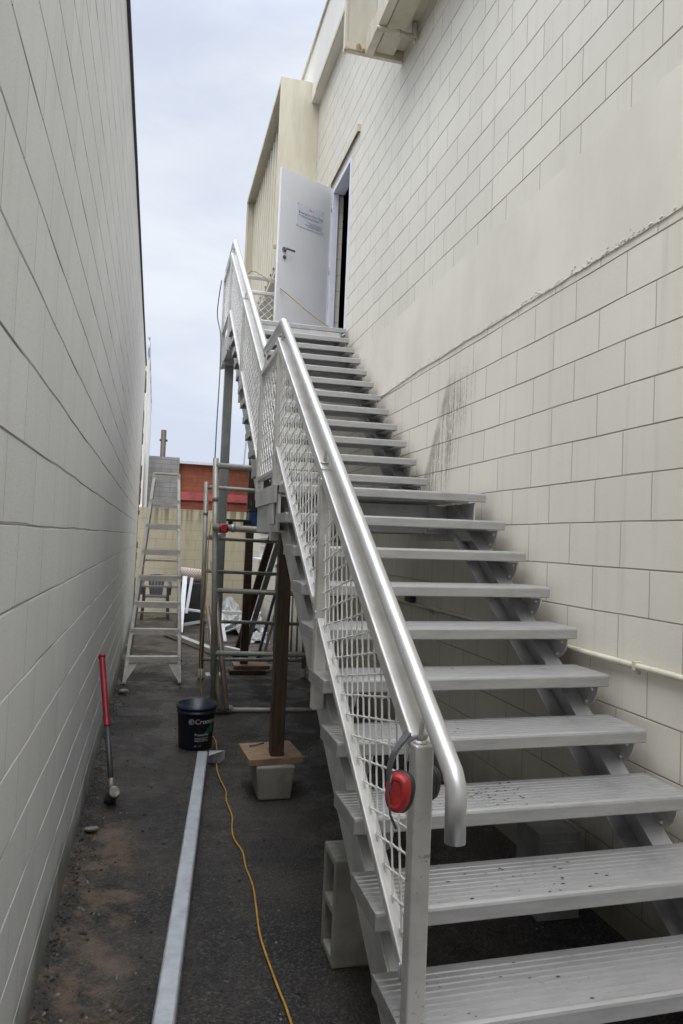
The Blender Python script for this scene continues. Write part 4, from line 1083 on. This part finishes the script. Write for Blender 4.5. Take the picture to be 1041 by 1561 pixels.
# ------------------------------------------------------------------ sky, sun, camera
SUN_EL, SUN_AZ = R(66), R(-155)        # azimuth measured from +Y towards +X
w = bpy.data.worlds.new('World'); scene.world = w; w.use_nodes = True; nt = w.node_tree
bg_ = nt.nodes['Background']
sky = N(nt, 'ShaderNodeTexSky'); sky.sky_type = 'NISHITA'; sky.sun_disc = False; sky.sun_elevation = SUN_EL; sky.sun_rotation = SUN_AZ; sky.air_density = 1.0; sky.dust_density = 2.5
tc = N(nt, 'ShaderNodeTexCoord'); mp = N(nt, 'ShaderNodeMapping'); mp.inputs['Scale'].default_value = (1, 1, 2.2); L(nt, tc.outputs['Generated'], mp.inputs['Vector'])
n1 = N(nt, 'ShaderNodeTexNoise', Scale=2.6, Detail=7, Roughness=.55, Distortion=.4); L(nt, mp.outputs[0], n1.inputs['Vector'])
cl = sstep(nt, n1.outputs['Fac'], .36, .66)
cloud = mix(nt, cl, (3.75, 4.1, 4.85), (4.9, 5.15, 5.5))
# a uniformly overcast sky is about three times as bright overhead as at the horizon
sz = N(nt, 'ShaderNodeSeparateXYZ'); L(nt, tc.outputs['Generated'], sz.inputs[0])
up_ = mth(nt, 'MULTIPLY_ADD', sstep(nt, sz.outputs['Z'], .56, 1.0), 4.0, .96)
vm = N(nt, 'ShaderNodeVectorMath', operation='SCALE'); L(nt, cloud, vm.inputs[0]); L(nt, up_, vm.inputs['Scale'])
col = mix(nt, .93, sky.outputs[0], vm.outputs[0])
L(nt, col, bg_.inputs['Color']); bg_.inputs['Strength'].default_value = .1
sd = bpy.data.lights.new('sun', 'SUN'); sd.energy = 1.4; sd.angle = R(60); sd.color = (1, .96, .9)
so = bpy.data.objects.new('sun', sd); COL.objects.link(so)
dv = Vector((math.sin(SUN_AZ) * math.cos(SUN_EL), math.cos(SUN_AZ) * math.cos(SUN_EL), math.sin(SUN_EL)))
so.rotation_euler = dv.to_track_quat('Z', 'Y').to_euler()

F, YAW, PIT, ROL = 1110.33, .2495, .0419, .0414
f = Vector((math.sin(YAW) * math.cos(PIT), math.cos(YAW) * math.cos(PIT), math.sin(PIT)))
r = Vector((math.cos(YAW), -math.sin(YAW), 0)); u = r.cross(f)
r2 = r * math.cos(ROL) + u * math.sin(ROL); u2 = -r * math.sin(ROL) + u * math.cos(ROL)
cam = bpy.data.cameras.new('camera'); cam.sensor_fit = 'VERTICAL'; cam.sensor_height = 36; cam.lens = 36 * F / 1561
cam.clip_end = 2000; cam.clip_start = .02
co = bpy.data.objects.new('camera', cam); COL.objects.link(co)
mt = Matrix((r2, u2, -f)).transposed().to_4x4(); mt.translation = Vector((0, 0, EYE)); co.matrix_world = mt
scene.camera = co
scene.render.engine = 'CYCLES'
scene.view_settings.view_transform = 'Standard'; scene.view_settings.look = 'None'; scene.view_settings.gamma = 1; scene.view_settings.exposure = .92
